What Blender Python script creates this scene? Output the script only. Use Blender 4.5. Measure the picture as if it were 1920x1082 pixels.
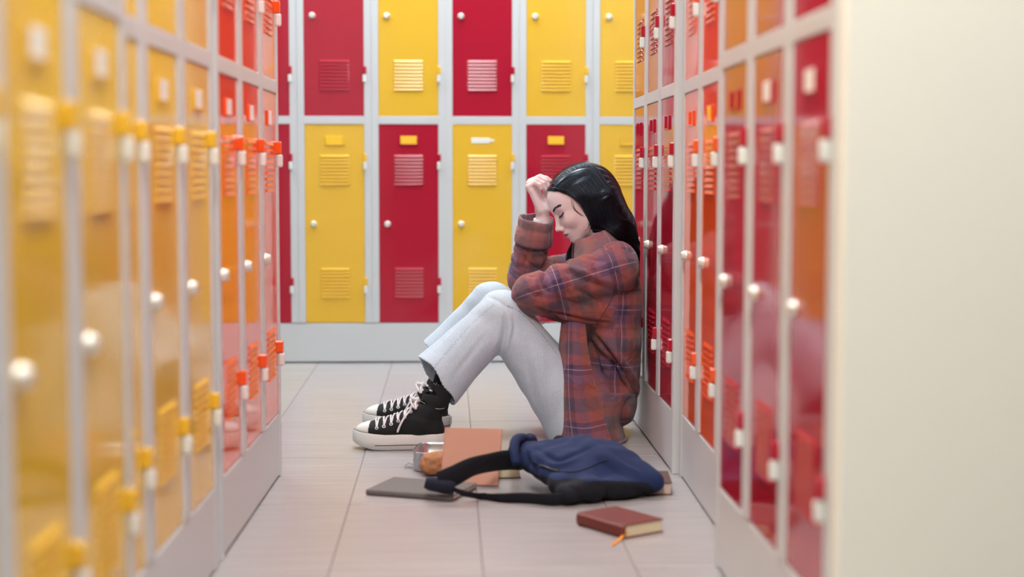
import bpy, bmesh, math, random
import numpy as np
from mathutils import Matrix, Vector

for o in list(bpy.data.objects):
    bpy.data.objects.remove(o, do_unlink=True)
SC = bpy.context.scene
COL = SC.collection
R = math.radians
rng = np.random.default_rng(7)
random.seed(7)

# ------------------------------------------------------------------ camera
FPX, PITCH, YAW, ROLL, CAMH = 2890.66, 0.0742, 0.0410, 0.0010, 0.7733
CX, CY = 960.0, 541.0
def _axes():
    cp, sp = math.cos(PITCH), math.sin(PITCH)
    f = np.array([0, cp, -sp]); r = np.array([1., 0, 0]); u = np.array([0, sp, cp])
    c, s = math.cos(YAW), math.sin(YAW)
    Z = np.array([[c, s, 0], [-s, c, 0], [0, 0, 1]])
    f, r, u = Z @ f, Z @ r, Z @ u
    return f, math.cos(ROLL)*r+math.sin(ROLL)*u, -math.sin(ROLL)*r+math.cos(ROLL)*u
AF, AR, AU = _axes()
EYE = np.array([0, 0, CAMH])
cam = bpy.data.cameras.new('camera')
cam_o = bpy.data.objects.new('camera', cam); COL.objects.link(cam_o)
cam.sensor_width = 36; cam.lens = FPX/1920*36; cam.clip_start = 0.05
cam_o.matrix_world = Matrix(((AR[0], AU[0], -AF[0], 0), (AR[1], AU[1], -AF[1], 0), (AR[2], AU[2], -AF[2], CAMH), (0, 0, 0, 1)))
cam.dof.use_dof = True; cam.dof.focus_distance = 4.47; cam.dof.aperture_fstop = 1.75
SC.camera = cam_o

# ------------------------------------------------------------------ world, exposure
SC.view_settings.view_transform = 'Standard'; SC.view_settings.look = 'None'
SC.view_settings.gamma = 1; SC.view_settings.use_curve_mapping = False
SC.view_settings.exposure = -0.08
W = bpy.data.worlds.new('world'); SC.world = W; W.use_nodes = True
W.node_tree.nodes['Background'].inputs[0].default_value = (0.90, 0.94, 1.0, 1)
W.node_tree.nodes['Background'].inputs[1].default_value = 0.16
LAMP_STRENGTH = 10.0

# ------------------------------------------------------------------ helpers
def srgb(r, g, b):
    return tuple(((c/255)/12.92 if c/255 <= .04045 else ((c/255+.055)/1.055)**2.4) for c in (r, g, b))
def ray(px, py):
    d = AF+AR*(px-CX)/FPX-AU*(py-CY)/FPX
    return d
def P(px, py, Y):
    d = ray(px, py); return EYE+d*(Y/d[1])
def PZ(px, py, z):
    d = ray(px, py); return EYE+d*((z-CAMH)/d[2])

def mat(name, col, rough=.5, metal=0., spec=.5, bump=None, var=None, coat=0., sheen=0., trans=0.):
    m = bpy.data.materials.new(name); m.use_nodes = True
    nt = m.node_tree; b = nt.nodes['Principled BSDF']
    b.inputs['Base Color'].default_value = (*col, 1)
    b.inputs['Roughness'].default_value = rough; b.inputs['Metallic'].default_value = metal
    b.inputs['Specular IOR Level'].default_value = spec
    b.inputs['Coat Weight'].default_value = coat
    b.inputs['Sheen Weight'].default_value = sheen
    tc = nt.nodes.new('ShaderNodeTexCoord')
    if var:                                   # (scale, amount, detail)
        n = nt.nodes.new('ShaderNodeTexNoise'); n.inputs['Scale'].default_value = var[0]; n.inputs['Detail'].default_value = 6
        nt.links.new(tc.outputs['Object'], n.inputs['Vector'])
        mx = nt.nodes.new('ShaderNodeMix'); mx.data_type = 'RGBA'
        mx.inputs[6].default_value = (*[c*(1-var[1]) for c in col], 1); mx.inputs[7].default_value = (*[min(1, c*(1+var[1])) for c in col], 1)
        nt.links.new(n.outputs['Fac'], mx.inputs[0]); nt.links.new(mx.outputs[2], b.inputs['Base Color'])
    if bump:                                  # (scale, strength, distance)
        n2 = nt.nodes.new('ShaderNodeTexNoise'); n2.inputs['Scale'].default_value = bump[0]; n2.inputs['Detail'].default_value = 4
        nt.links.new(tc.outputs['Object'], n2.inputs['Vector'])
        bp = nt.nodes.new('ShaderNodeBump'); bp.inputs['Strength'].default_value = bump[1]; bp.inputs['Distance'].default_value = bump[2]
        nt.links.new(n2.outputs['Fac'], bp.inputs['Height']); nt.links.new(bp.outputs['Normal'], b.inputs['Normal'])
    return m

def mesh(name, v, f, m=None, smooth=False):
    me = bpy.data.meshes.new(name)
    me.from_pydata([tuple(map(float, p)) for p in v], [], [tuple(map(int, q)) for q in f]); me.update()
    if m: me.materials.append(m)
    if smooth: me.shade_smooth()
    return me
def link(name, me, parent=None, loc=(0, 0, 0), rot=(0, 0, 0)):
    o = bpy.data.objects.new(name, me); COL.objects.link(o)
    o.location = loc; o.rotation_euler = rot
    if parent: o.parent = parent
    return o
def empty(name, loc=(0, 0, 0), rot=(0, 0, 0)):
    o = bpy.data.objects.new(name, None); COL.objects.link(o); o.location = loc; o.rotation_euler = rot
    o.empty_display_size = .1
    return o
def tag(o, label, cat, group=None):
    o['label'] = label; o['category'] = cat
    if group: o['group'] = group
    return o
def struct(o):
    o['kind'] = 'structure'; return o
def box_bm(bm, x0, x1, y0, y1, z0, z1):
    v = [bm.verts.new(p) for p in ((x0, y0, z0), (x1, y0, z0), (x1, y1, z0), (x0, y1, z0), (x0, y0, z1), (x1, y0, z1), (x1, y1, z1), (x0, y1, z1))]
    for q in ((0, 3, 2, 1), (4, 5, 6, 7), (0, 1, 5, 4), (1, 2, 6, 5), (2, 3, 7, 6), (3, 0, 4, 7)):
        bm.faces.new([v[i] for i in q])
def boxes(name, lst, m, bev=0., seg=1):
    bm = bmesh.new()
    for b in lst: box_bm(bm, *b)
    if bev: bmesh.ops.bevel(bm, geom=bm.edges[:], offset=bev, segments=seg, affect='EDGES', profile=.5)
    me = bpy.data.meshes.new(name); bm.to_mesh(me); bm.free()
    if m: me.materials.append(m)
    return me
def tube(path, rad, n=6, flat=1.0, up=None, cap=True):
    """verts, faces of a swept tube; rad scalar or list; flat squashes along the second axis"""
    path = np.asarray(path, float); L = len(path)
    rad = np.full(L, rad) if np.isscalar(rad) else np.asarray(rad)
    T = np.gradient(path, axis=0); T /= np.linalg.norm(T, axis=1)[:, None]+1e-9
    ref = np.array([0, 0, 1.]) if up is None else np.asarray(up, float)
    if up is None and abs(T[0] @ ref) > .9: ref = np.array([0, 1., 0])
    v = []; N = ref-T[0]*(ref @ T[0])
    for i in range(L):
        N = (N if up is None else ref); N = N-T[i]*(N @ T[i]); N /= np.linalg.norm(N)+1e-9
        B = np.cross(T[i], N)
        for k in range(n):
            a = 2*math.pi*k/n
            v.append(path[i]+rad[i]*(math.cos(a)*B+flat*math.sin(a)*N))
    f = [(i*n+k, i*n+(k+1) % n, (i+1)*n+(k+1) % n, (i+1)*n+k) for i in range(L-1) for k in range(n)]
    if cap: f += [tuple(range(n))[::-1], tuple((L-1)*n+k for k in range(n))]
    return v, f
def merge(parts):
    V, F = [], []
    for v, f in parts:
        o = len(V); V += list(v); F += [tuple(i+o for i in q) for q in f]
    return V, F
def spline(pts, n):
    pts = np.asarray(pts, float); m = len(pts)
    Q = np.vstack([2*pts[0]-pts[1], pts, 2*pts[-1]-pts[-2]])
    out = []
    for t in np.linspace(0, m-1-1e-9, n):
        i = int(t); u = t-i; a, b, c, d = Q[i:i+4]
        out.append(.5*((2*b)+(c-a)*u+(2*a-5*b+4*c-d)*u*u+(3*b-a-3*c+d)*u**3))
    return np.array(out)

# ------------------------------------------------------------------ signed-distance modelling
def rcone(p, a, b, ra, rb):
    a = np.asarray(a); ab = np.asarray(b)-a
    t = np.clip(((p-a) @ ab)/(ab @ ab), 0, 1)
    return np.linalg.norm(p-(a+t[:, None]*ab), axis=1)-(ra+(rb-ra)*t)
def ell(p, c, r, M=None):
    q = p-np.asarray(c)
    if M is not None: q = q @ np.asarray(M).T
    r = np.asarray(r); k0 = np.linalg.norm(q/r, axis=1); k1 = np.linalg.norm(q/r**2, axis=1)+1e-9
    return k0*(k0-1)/k1
def smin(a, b, k):
    h = np.maximum(k-np.abs(a-b), 0)/k
    return np.minimum(a, b)-h*h*k*.25
def smax(a, b, k): return -smin(-a, -b, k)
def wob(p, s, seed):
    r = np.random.default_rng(seed); out = np.zeros(len(p))
    for i in range(5):
        d = r.normal(size=3); d /= np.linalg.norm(d)
        out += np.sin((p @ d)*s*(1+.5*i)+r.uniform(0, 6.28))/(1+.6*i)
    return out/2.2
def surface(fn, lo, hi, c):
    lo = np.asarray(lo, float); hi = np.asarray(hi, float)
    S = 4
    nb = np.ceil((hi-lo)/(c*S)).astype(int)+1
    N = nb*S+1
    g = np.stack(np.meshgrid(*[np.arange(n)+.5 for n in nb], indexing='ij'), -1).reshape(-1, 3)
    d = fn(lo+g*c*S)
    act = g[np.abs(d) < c*S*2.2]-.5
    loc = np.stack(np.meshgrid(*[np.arange(S+1)]*3, indexing='ij'), -1).reshape(-1, 3)
    ids = (act.astype(int)[:, None, :]*S+loc[None]).reshape(-1, 3)
    flat = np.unique((ids[:, 0]*N[1]+ids[:, 1])*N[2]+ids[:, 2])
    V = np.full(N, 1.0, np.float32)
    # inside default sign from the coarse grid
    coarse = np.repeat(np.repeat(np.repeat((d < 0).reshape(nb), S, 0), S, 1), S, 2)
    V[:-1, :-1, :-1][coarse] = -1.0
    ii = np.stack(np.unravel_index(flat, N), -1)
    V.reshape(-1)[flat] = fn(lo+ii*c)
    I = V < 0
    cnt = sum(I[a:N[0]-1+a, b:N[1]-1+b, e:N[2]-1+e].astype(np.int8) for a in (0, 1) for b in (0, 1) for e in (0, 1))
    mask = (cnt > 0) & (cnt < 8)
    cid = np.full(mask.shape, -1, np.int64); cells = np.argwhere(mask); cid[mask] = np.arange(len(cells))
    acc = np.zeros((len(cells), 3)); w = np.zeros(len(cells))
    cor = [np.array(q) for q in ((0, 0, 0), (1, 0, 0), (0, 1, 0), (1, 1, 0), (0, 0, 1), (1, 0, 1), (0, 1, 1), (1, 1, 1))]
    vals = [V[tuple((cells+q).T)] for q in cor]
    for a in range(8):
        for b in range(a+1, 8):
            if np.abs(cor[a]-cor[b]).sum() != 1: continue
            x = (vals[a] < 0) != (vals[b] < 0)
            t = vals[a][x]/(vals[a][x]-vals[b][x])
            acc[x] += cor[a]+t[:, None]*(cor[b]-cor[a]); w[x] += 1
    verts = lo+(cells+acc/w[:, None])*c
    F = []
    for ax in range(3):
        o = [0, 0, 0]; o[ax] = 1
        A = I[:N[0]-o[0], :N[1]-o[1], :N[2]-o[2]]; B = I[o[0]:, o[1]:, o[2]:]
        e = np.argwhere(A != B); b1, b2 = [(1, 2), (2, 0), (0, 1)][ax]
        ok = (e[:, b1] > 0) & (e[:, b2] > 0) & (e[:, b1] < N[b1]-1) & (e[:, b2] < N[b2]-1); e = e[ok]
        s = A[tuple(e.T)]
        d1 = np.zeros(3, int); d1[b1] = 1; d2 = np.zeros(3, int); d2[b2] = 1
        q = np.stack([cid[tuple((e-d1-d2).T)], cid[tuple((e-d2).T)], cid[tuple(e.T)], cid[tuple((e-d1).T)]], 1)
        q[~s] = q[~s][:, ::-1]
        F.append(q[(q >= 0).all(1)])
    return verts, np.vstack(F)
def relax(v, f, it=2, lam=.5):
    e = np.vstack([f[:, [0, 1]], f[:, [1, 2]], f[:, [2, 3]], f[:, [3, 0]]]); e = np.vstack([e, e[:, ::-1]])
    n = np.bincount(e[:, 0], minlength=len(v))[:, None]
    for _ in range(it):
        s = np.stack([np.bincount(e[:, 0], v[e[:, 1], k], len(v)) for k in range(3)], 1)
        v = v+lam*(s/np.maximum(n, 1)-v)
    return v
def grad(fn, p, h=.001):
    g = np.stack([fn(p+np.eye(3)[k]*h)-fn(p-np.eye(3)[k]*h) for k in range(3)], 1)
    return g/(np.linalg.norm(g, axis=1)[:, None]+1e-9)
def snap(fn, p, off=0., it=5):
    p = np.array(p, float)
    for _ in range(it):
        p = p-grad(fn, p)*(fn(p)-off)[:, None]*.9
    return p
def cast(fn, pts, y0=3.9):
    """points where the line of sight through picture points meets a surface"""
    pts = np.asarray(pts, float)
    D = np.array([ray(*q) for q in pts]); D /= np.linalg.norm(D, axis=1)[:, None]
    t = y0/D[:, 1]
    for _ in range(60): t = t+np.clip(fn(EYE+D*t[:, None]), -.02, .05)*.8
    return EYE+D*t[:, None]
def vnormals(v, f):
    n = np.cross(v[f[:, 2]]-v[f[:, 0]], v[f[:, 3]]-v[f[:, 1]])
    out = np.stack([sum(np.bincount(f[:, j], n[:, k], len(v)) for j in range(4)) for k in range(3)], 1)
    return out/(np.linalg.norm(out, axis=1)[:, None]+1e-12)
def creases(v, f, fn, lst, y0):
    """press folds into a cloth mesh: (line in the picture, height, width)"""
    N = vnormals(v, f); d = np.zeros(len(v))
    for line, amp, w in lst:
        line = np.asarray(line, float); n = max(24, int(np.abs(np.diff(line, axis=0)).sum()/2))
        c = cast(fn, spline(line, n), y0)
        near = np.where((v > c.min(0)-4*w).all(1) & (v < c.max(0)+4*w).all(1))[0]
        D = ((v[near][:, None, :]-c[None])**2).sum(2); k = D.argmin(1); m = D[np.arange(len(near)), k]
        fade = np.sin(np.pi*np.clip((k+.8)/(n+.6), 0, 1))**.5
        d[near] += amp*np.exp(-m/w**2)*fade
    return v+N*d[:, None]
def fast_mesh(name, v, f, m, smooth=True):
    me = bpy.data.meshes.new(name)
    v = np.asarray(v); f = np.asarray(f)
    me.vertices.add(len(v)); me.vertices.foreach_set('co', v.astype(np.float32).ravel())
    me.loops.add(f.size); me.loops.foreach_set('vertex_index', f.astype(np.int32).ravel())
    me.polygons.add(len(f)); me.polygons.foreach_set('loop_start', np.arange(0, f.size, f.shape[1], dtype=np.int32))
    me.polygons.foreach_set('loop_total', np.full(len(f), f.shape[1], np.int32))
    me.update(); me.validate()
    if m: me.materials.append(m)
    if smooth: me.shade_smooth()
    return me

# ================================================================== THE SETTING
def tile_mat(name, c1, c2, rough):
    m = bpy.data.materials.new(name); m.use_nodes = True; nt = m.node_tree; b = nt.nodes['Principled BSDF']
    tc = nt.nodes.new('ShaderNodeTexCoord'); oi = nt.nodes.new('ShaderNodeObjectInfo')
    mp = nt.nodes.new('ShaderNodeMapping'); mp.inputs['Scale'].default_value = (2.2, 30, 1)
    add = nt.nodes.new('ShaderNodeVectorMath'); add.operation = 'ADD'
    cmb = nt.nodes.new('ShaderNodeCombineXYZ'); ml = nt.nodes.new('ShaderNodeMath'); ml.operation = 'MULTIPLY'; ml.inputs[1].default_value = 37
    nt.links.new(oi.outputs['Random'], ml.inputs[0]); nt.links.new(ml.outputs[0], cmb.inputs[0]); nt.links.new(ml.outputs[0], cmb.inputs[1])
    nt.links.new(tc.outputs['Object'], add.inputs[0]); nt.links.new(cmb.outputs[0], add.inputs[1]); nt.links.new(add.outputs[0], mp.inputs[0])
    n = nt.nodes.new('ShaderNodeTexNoise'); n.inputs['Scale'].default_value = 1.6; n.inputs['Detail'].default_value = 5
    nt.links.new(mp.outputs[0], n.inputs['Vector'])
    r = nt.nodes.new('ShaderNodeValToRGB'); r.color_ramp.elements[0].position = .3; r.color_ramp.elements[1].position = .75
    r.color_ramp.elements[0].color = (*c1, 1); r.color_ramp.elements[1].color = (*c2, 1)
    nt.links.new(n.outputs['Fac'], r.inputs[0]); nt.links.new(r.outputs[0], b.inputs['Base Color'])
    b.inputs['Roughness'].default_value = rough
    return m
M_TILE = tile_mat('floor_tile_beige', srgb(152, 148, 149), srgb(172, 168, 169), .31)
M_TILE2 = tile_mat('floor_tile_grey', srgb(150, 146, 142), srgb(172, 168, 163), .45)
M_GROUT = mat('grout', srgb(128, 120, 118), .8, var=(60, .15))
M_WALL = mat('cream_paint', srgb(246, 245, 234), .55, bump=(180, .08, .001), var=(2, .02))
M_CEIL = mat('ceiling_white', srgb(236, 236, 232), .9, bump=(90, .1, .001))

TX0, TY0 = -0.2342, 5.3824
floor = struct(link('floor', boxes('floor', [(-2.2, 2.2, -1.2, 6.9, -.08, -.0012)], M_GROUT)))
tm = {k: boxes('tile', [(-.1486, .1486, -.2980, .2980, -.010, 0)], m, .0012) for k, m in ((0, M_TILE), (1, M_TILE2))}
for i in range(-6, 7):
    for j in range(-7, 3):
        cx, cy = TX0+.3*(i+.5), TY0+.6*(j+.5)
        if cy > 6.9 or cy < 1.0: continue
        if cy < 3.6 and abs(cx-.05) > .75: continue
        link('tile', tm[1 if i == -2 else 0], floor, (cx, cy, 0))
struct(link('wall_back', boxes('wall_back', [(-2.2, 2.2, 6.86, 7.0, 0, 2.9)], M_WALL)))
struct(link('ceiling', boxes('ceiling', [(-2.2, 2.2, -1.2, 7.0, 2.9, 3.0)], M_CEIL)))
struct(link('wall_right', boxes('wall_right', [(.527, 2.2, 2.05, 2.086, 0, 2.9)], M_WALL, .004)))

# ceiling luminaires: the room's lamps
def lamp_mat(name, col, k):
    m = bpy.data.materials.new(name); m.use_nodes = True
    b_ = m.node_tree.nodes['Principled BSDF']; b_.inputs['Emission Color'].default_value = (*col, 1); b_.inputs['Emission Strength'].default_value = LAMP_STRENGTH*k
    return m
M_LAMPW = lamp_mat('lamp_diffuser_warm', (1, .985, .96), 0.9)
M_LAMPN = lamp_mat('lamp_diffuser_near', (1, .97, .90), 5.0)
M_LAMPC = lamp_mat('lamp_diffuser_cool', (.90, .96, 1), 2.3)
M_LFR = mat('lamp_frame', srgb(225, 225, 225), .4)
lm_d = {k: boxes('diffuser', [(-.28, .28, -.58, .58, -.03, -.012)], m) for k, m in (('w', M_LAMPW), ('n', M_LAMPN), ('c', M_LAMPC))}
lm_f = boxes('lamp_frame', [(-.31, -.28, -.61, .61, -.035, 0), (.28, .31, -.61, .61, -.035, 0), (-.28, .28, .58, .61, -.035, 0), (-.28, .28, -.61, -.58, -.035, 0)], M_LFR)
for x, y, w in ((.05, 1.0, 'over the spot where the camera stands'), (.05, 2.6, 'over the near end of the corridor'), (.05, 4.0, 'over the seated person'), (0, 5.80, 'over the middle of the cross aisle'), (-1.5, 5.80, 'at the left of the cross aisle'), (1.5, 5.80, 'at the right of the cross aisle')):
    e = tag(empty('ceiling_light', (x, y, 2.9)), 'white rectangular ceiling light panel '+w, 'ceiling light', 'ceiling light panels')
    link('lamp_frame', lm_f, e); link('diffuser', lm_d['c' if y > 5 else 'w' if y > 2.5 else 'n'], e)

# ================================================================== LOCKERS
M_FR = mat('locker_frame_grey', srgb(206, 209, 211), .42, bump=(3, .05, .004))
M_IN = mat('locker_inside', srgb(150, 154, 158), .6)
def paint(name, c, rough):
    return mat(name, c, rough, spec=.5, bump=(2.2, .12, .012), var=(3, .03))
PAINT = {'red': paint('red_door_paint', srgb(176, 26, 50), .08), 'yellow': paint('yellow_door_paint', srgb(234, 186, 58), .10), 'orange': paint('orange_door_paint', srgb(240, 92, 40), .06)}
M_KNOB = mat('lock_steel', srgb(232, 230, 222), .3, metal=.35)
M_PIN = mat('hinge_pin_white', srgb(228, 230, 226), .4)
M_CARD = {'white': mat('card_white', srgb(240, 240, 235), .6), 'yellow': mat('card_yellow', srgb(250, 200, 40), .5)}
UW, DEP, H = .9, .5, 1.86
ZB, Z1, Z2, Z3 = .165, .974, 1.006, 1.815
DW = .242
def lathe(prof, n=14):
    v, f = [], []
    for (r, h) in prof:
        for k in range(n):
            a = 2*math.pi*k/n; v.append((r*math.cos(a), -h, r*math.sin(a)))
    for i in range(len(prof)-1):
        for k in range(n): f.append((i*n+k, i*n+(k+1) % n, (i+1)*n+(k+1) % n, (i+1)*n+k))
    f.append(tuple((len(prof)-1)*n+k for k in range(n)))
    return v, f
_v, _f = lathe([(.0135, 0), (.0135, .003), (.0115, .005), (.0110, .010), (.0090, .0125), (.004, .013), (.0036, .011)])
KNOB = mesh('lock_knob', _v, _f, M_KNOB, True)
PIN = boxes('hinge_pin', [(-.0065, .0065, -.017, -.002, -.016, .016)], M_PIN, .0045, 2)
def louver_mesh(m):
    w, h, d = .0635, .0105, .0055; e = .008
    v = [(-w, 0, h), (w, 0, h), (-w+e, -d, .0012), (w-e, -d, .0012), (-w, 0, 0), (w, 0, 0), (-w+e, -d*.55, h*.5), (w-e, -d*.55, h*.5)]
    f = [(0, 6, 7, 1), (6, 2, 3, 7), (0, 4, 2, 6), (1, 7, 3, 5), (4, 5, 3, 2)]
    return mesh('louver', v, [q[::-1] for q in f], m)
PAINT_R = {'red': paint('red_louver_paint', srgb(176, 26, 50), .22), 'yellow': paint('yellow_louver_paint', srgb(234, 186, 58), .24), 'orange': paint('orange_louver_paint', srgb(240, 92, 40), .2)}
LOUV = {k: louver_mesh(m) for k, m in PAINT_R.items()}
DOOR = {(k, t): boxes('door', [(0, DW, .003, .022, 0, (Z1-ZB if t == 0 else Z3-Z2))], m, .0022, 2) for k, m in PAINT.items() for t in (0, 1)}
HING = {k: boxes('hinge', [(-.0075, .0075, -.014, .006, -.0155, .0155)], m, .003, 2) for k, m in PAINT.items()}
HOLD = {k: boxes('name_plate_holder', [(-.039, -.033, -.0045, .004, -.019, .019), (.033, .039, -.0045, .004, -.019, .019), (-.033, .033, -.0045, .004, -.019, -.014)], m, .0012) for k, m in PAINT.items()}
CARD = {k: boxes('name_card', [(-.034, .034, -.0032, .004, -.016, .018)], m, .0008) for k, m in M_CARD.items()}
STICK = boxes('sticker', [(-.045, .03, -.0015, .004, -.011, .011), (.03, .047, -.0015, .004, -.005, .005)], M_CARD['white'], .001)
BODY = boxes('casing', [(0, .012, .024, DEP, .01, H), (UW-.012, UW, .024, DEP, .01, H), (.012, UW-.012, DEP-.012, DEP, .01, H), (.012, UW-.012, .024, DEP-.012, H-.012, H),
                       (.012, UW-.012, .024, DEP-.012, .10, .13), (.012, UW-.012, .03, DEP-.012, .984, .996), (.295, .305, .03, DEP-.012, .13, H-.012), (.595, .605, .03, DEP-.012, .13, H-.012)], M_FR)
POST = boxes('post', [(-.029, -.0012, 0, .024, ZB, H), (.0012, .029, 0, .024, ZB, H), (-.004, .004, .003, .024, ZB, H)], M_FR, .0012)
POSTE = boxes('edge_post', [(0, .029, 0, .024, .0, H)], M_FR, .0015)
RAIL = boxes('rail', [(.0, DW, .0005, .024, 0, Z2-Z1)], M_FR, .0012)
TOPR = boxes('top_rail', [(0, DW, .0005, .024, 0, H-Z3)], M_FR, .0012)
PLIN = boxes('plinth', [(.029, UW-.029, .002, .024, .006, ZB-.0025)], M_FR, .0012)
def cabinet(loc, rotz, up, lo, label, cards=(None, None, None), sticker=None):
    e = tag(empty('locker_cabinet', loc, (0, 0, rotz)), label, 'locker', 'metal locker cabinets')
    link('casing', BODY, e); link('plinth', PLIN, e)
    link('edge_post', POSTE, e); link('edge_post', POSTE, e, (UW-.029, 0, 0))
    for x in (.3, .6): link('post', POST, e, (x, 0, 0))
    for c in range(3):
        x = .3*c+.029
        link('rail', RAIL, e, (x, 0, Z1)); link('top_rail', TOPR, e, (x, 0, Z3))
        for t, colr in ((0, lo[c]), (1, up[c])):
            zb, zt = ((ZB, Z1), (Z2, Z3))[t]
            d = link('door', DOOR[(colr, t)], e, (x, random.uniform(-.0008, .0012), zb))
            d['label'] = colr+' painted metal locker door'
            zs = (.728, .268) if t == 0 else (1.11, 1.56)
            for zv in zs:
                for k in range(9): link('louver', LOUV[colr], d, (.1215, .0035, zv-zb+k*.0141))
            link('lock_knob', KNOB, d, (.035, .003, (.569 if t == 0 else 1.409)-zb))
            for zh in ((.826, .322) if t == 0 else (1.178, 1.65)):
                h = link('hinge', HING[colr], d, (DW+.003, .003, zh-zb+.012))
                link('hinge_pin', PIN, d, (DW+.002, .003, zh-zb-.0205))
            zn = (.908 if t == 0 else 1.745)-zb
            if t == 0 and sticker == c: link('sticker', STICK, d, (.1215, .003, zn))
            else:
                link('name_plate_holder', HOLD[colr], d, (.1215, .003, zn))
                cd = cards[c] if t == 0 else ('yellow' if c == 1 else None)
                if cd: link('name_card', CARD[cd], d, (.1215, .003, zn))
    return e
Rr, Yy, Oo = 'red', 'yellow', 'orange'
BY = 6.30
cabinet((-.913, BY, 0), 0, (Rr, Rr, Yy), (Rr, Yy, Rr), 'red and yellow locker cabinet in the back row with two yellow name cards', (None, 'yellow', 'yellow'))
cabinet((-.013, BY, 0), 0, (Rr, Yy, Yy), (Yy, Rr, Yy), 'red and yellow locker cabinet in the back row behind the seated person', (None, 'yellow', None), sticker=0)
cabinet((-1.813, BY, 0), 0, (Yy, Rr, Yy), (Rr, Yy, Rr), 'red and yellow locker cabinet at the far left end of the back row')
cabinet((.887, BY, 0), 0, (Rr, Yy, Rr), (Yy, Rr, Yy), 'red and yellow locker cabinet at the far right end of the back row')
# right row: local x runs towards the camera
cabinet((.5745, 4.812, 0), R(-90), (Rr,)*3, (Rr,)*3, 'red locker cabinet the seated person leans against', (None, None, None))
cabinet((.591, 3.900, 0), R(-90)-.0185, (Oo,)*3, (Oo,)*3, 'orange locker cabinet on the right between two red ones', (None, 'yellow', None))
cabinet((.5245, 2.989, 0), R(-90), (Rr,)*3, (Rr,)*3, 'blurred red locker cabinet on the right nearest the cream wall', (None, 'white', 'white'))
# left row: local x runs away from the camera
cabinet((-.4525, 3.052, 0), R(90)-.0235, (Oo,)*3, (Oo,)*3, 'orange locker cabinet at the far end of the left row', ('white', 'white', 'white'))
cabinet((-.4745, 2.108, 0), R(90)-.0235, (Yy,)*3, (Yy,)*3, 'yellow locker cabinet in the middle of the left row', ('white', 'white', 'white'))
cabinet((-.4300, 1.195, 0), R(90), (Yy,)*3, (Yy,)*3, 'blurred yellow locker cabinet nearest the camera on the left', ('white', 'white', 'white'))

# ================================================================== THINGS ON THE FLOOR
M_PAGE = mat('page_edges', srgb(226, 212, 178), .8, bump=(700, .3, .0004), var=(300, .12))
def rounded_prism(w, d, z0, z1, r, n=6, inset=.0):
    """closed prism with rounded corners, centred"""
    pts = []
    for sx, sy, a0 in ((1, 1, 0), (-1, 1, 90), (-1, -1, 180), (1, -1, 270)):
        for k in range(n+1):
            a = R(a0+90*k/n); pts.append((sx*(w/2-r)+r*math.cos(a), sy*(d/2-r)+r*math.sin(a)))
    N = len(pts); v = [(x, y, z0) for x, y in pts]+[(x, y, z1) for x, y in pts]
    f = [(i, (i+1) % N, N+(i+1) % N, N+i) for i in range(N)]+[tuple(range(N))[::-1], tuple(range(N, 2*N))]
    return v, f
def book(name, label, w, d, t, cov, loc, rot, cat='book', pm=None, over=.003, hard=.0022, group=None):
    """w = spine-to-fore edge (local x, spine at -x), d = height of the book (local y)"""
    e = tag(empty(name, loc, rot), label, cat, group)
    bm = bmesh.new()
    box_bm(bm, -w/2, w/2, -d/2, d/2, 0, hard); box_bm(bm, -w/2, w/2, -d/2, d/2, t-hard, t)
    me = bpy.data.meshes.new('cover')
    bmesh.ops.bevel(bm, geom=bm.edges[:], offset=hard*.35, segments=1, affect='EDGES'); bm.to_mesh(me); bm.free(); me.materials.append(cov)
    link('cover', me, e)
    prof = [(-w/2+.002, 0), (-w/2-.003, t*.12), (-w/2-.0045, t*.5), (-w/2-.003, t*.88), (-w/2+.002, t), (-w/2+.0035, t-hard), (-w/2+.0035, hard)]
    v = [(x, -d/2, z) for x, z in prof]+[(x, d/2, z) for x, z in prof]; n = len(prof)
    link('spine', mesh('spine', v, [(i, n+i, n+(i+1) % n, (i+1) % n) for i in range(n)]+[tuple(range(n)), tuple(range(n, 2*n))[::-1]], cov), e)
    link('pages', boxes('pages', [(-w/2+.002, w/2-over, -d/2+over, d/2-over, hard, t-hard)], pm or M_PAGE, .0006), e)
    return e
M_GREYC = mat('grey_cover', srgb(100, 95, 93), .65, bump=(400, .2, .0005))
M_TAN = mat('kraft_cover', srgb(188, 140, 120), .7, bump=(300, .15, .0004), var=(8, .03))
M_WHITEP = mat('white_pages', srgb(226, 222, 214), .8)
M_DARKB = mat('dark_brown_cover', srgb(88, 58, 48), .5)
M_LEATH = mat('red_brown_leather', srgb(108, 40, 30), .45, bump=(260, .25, .0008), var=(10, .12))
# grey notebook lying flat
_c = (np.array([-.196, 3.686])+np.array([.016, 3.600])+np.array([-.147, 3.835])+np.array([.065, 3.749]))/4
_a = math.atan2(3.600-3.686, .016+.196)
nb = book('notebook', 'grey notebook lying flat on the tiles under the bag strap', .160, .224, .014, M_GREYC, (_c[0], _c[1], .0005), (0, 0, _a+R(90)), 'notebook', M_WHITEP)
# kraft notebook leaning back
kb = book('notebook', 'tan kraft notebook leaning upright beside the bread roll', .142, .148, .010, M_TAN, (.058, 3.812, .0665), (R(61), 0, R(-10)), 'notebook', M_WHITEP, over=.001)
# thick cream book behind it
tb = book('book', 'thick cream-paged book lying behind the tan notebook', .150, .106, .046, M_DARKB, (.124, 3.945, .0005), (0, 0, R(-86)))
# book squeezed between backpack and lockers
rb = book('book', 'brown-covered book half under the backpack against the lockers', .13, .15, .030, M_DARKB, (.478, 3.735, .0005), (0, 0, R(-4)), pm=mat('pinkish_pages', srgb(214, 186, 172), .8))
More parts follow.
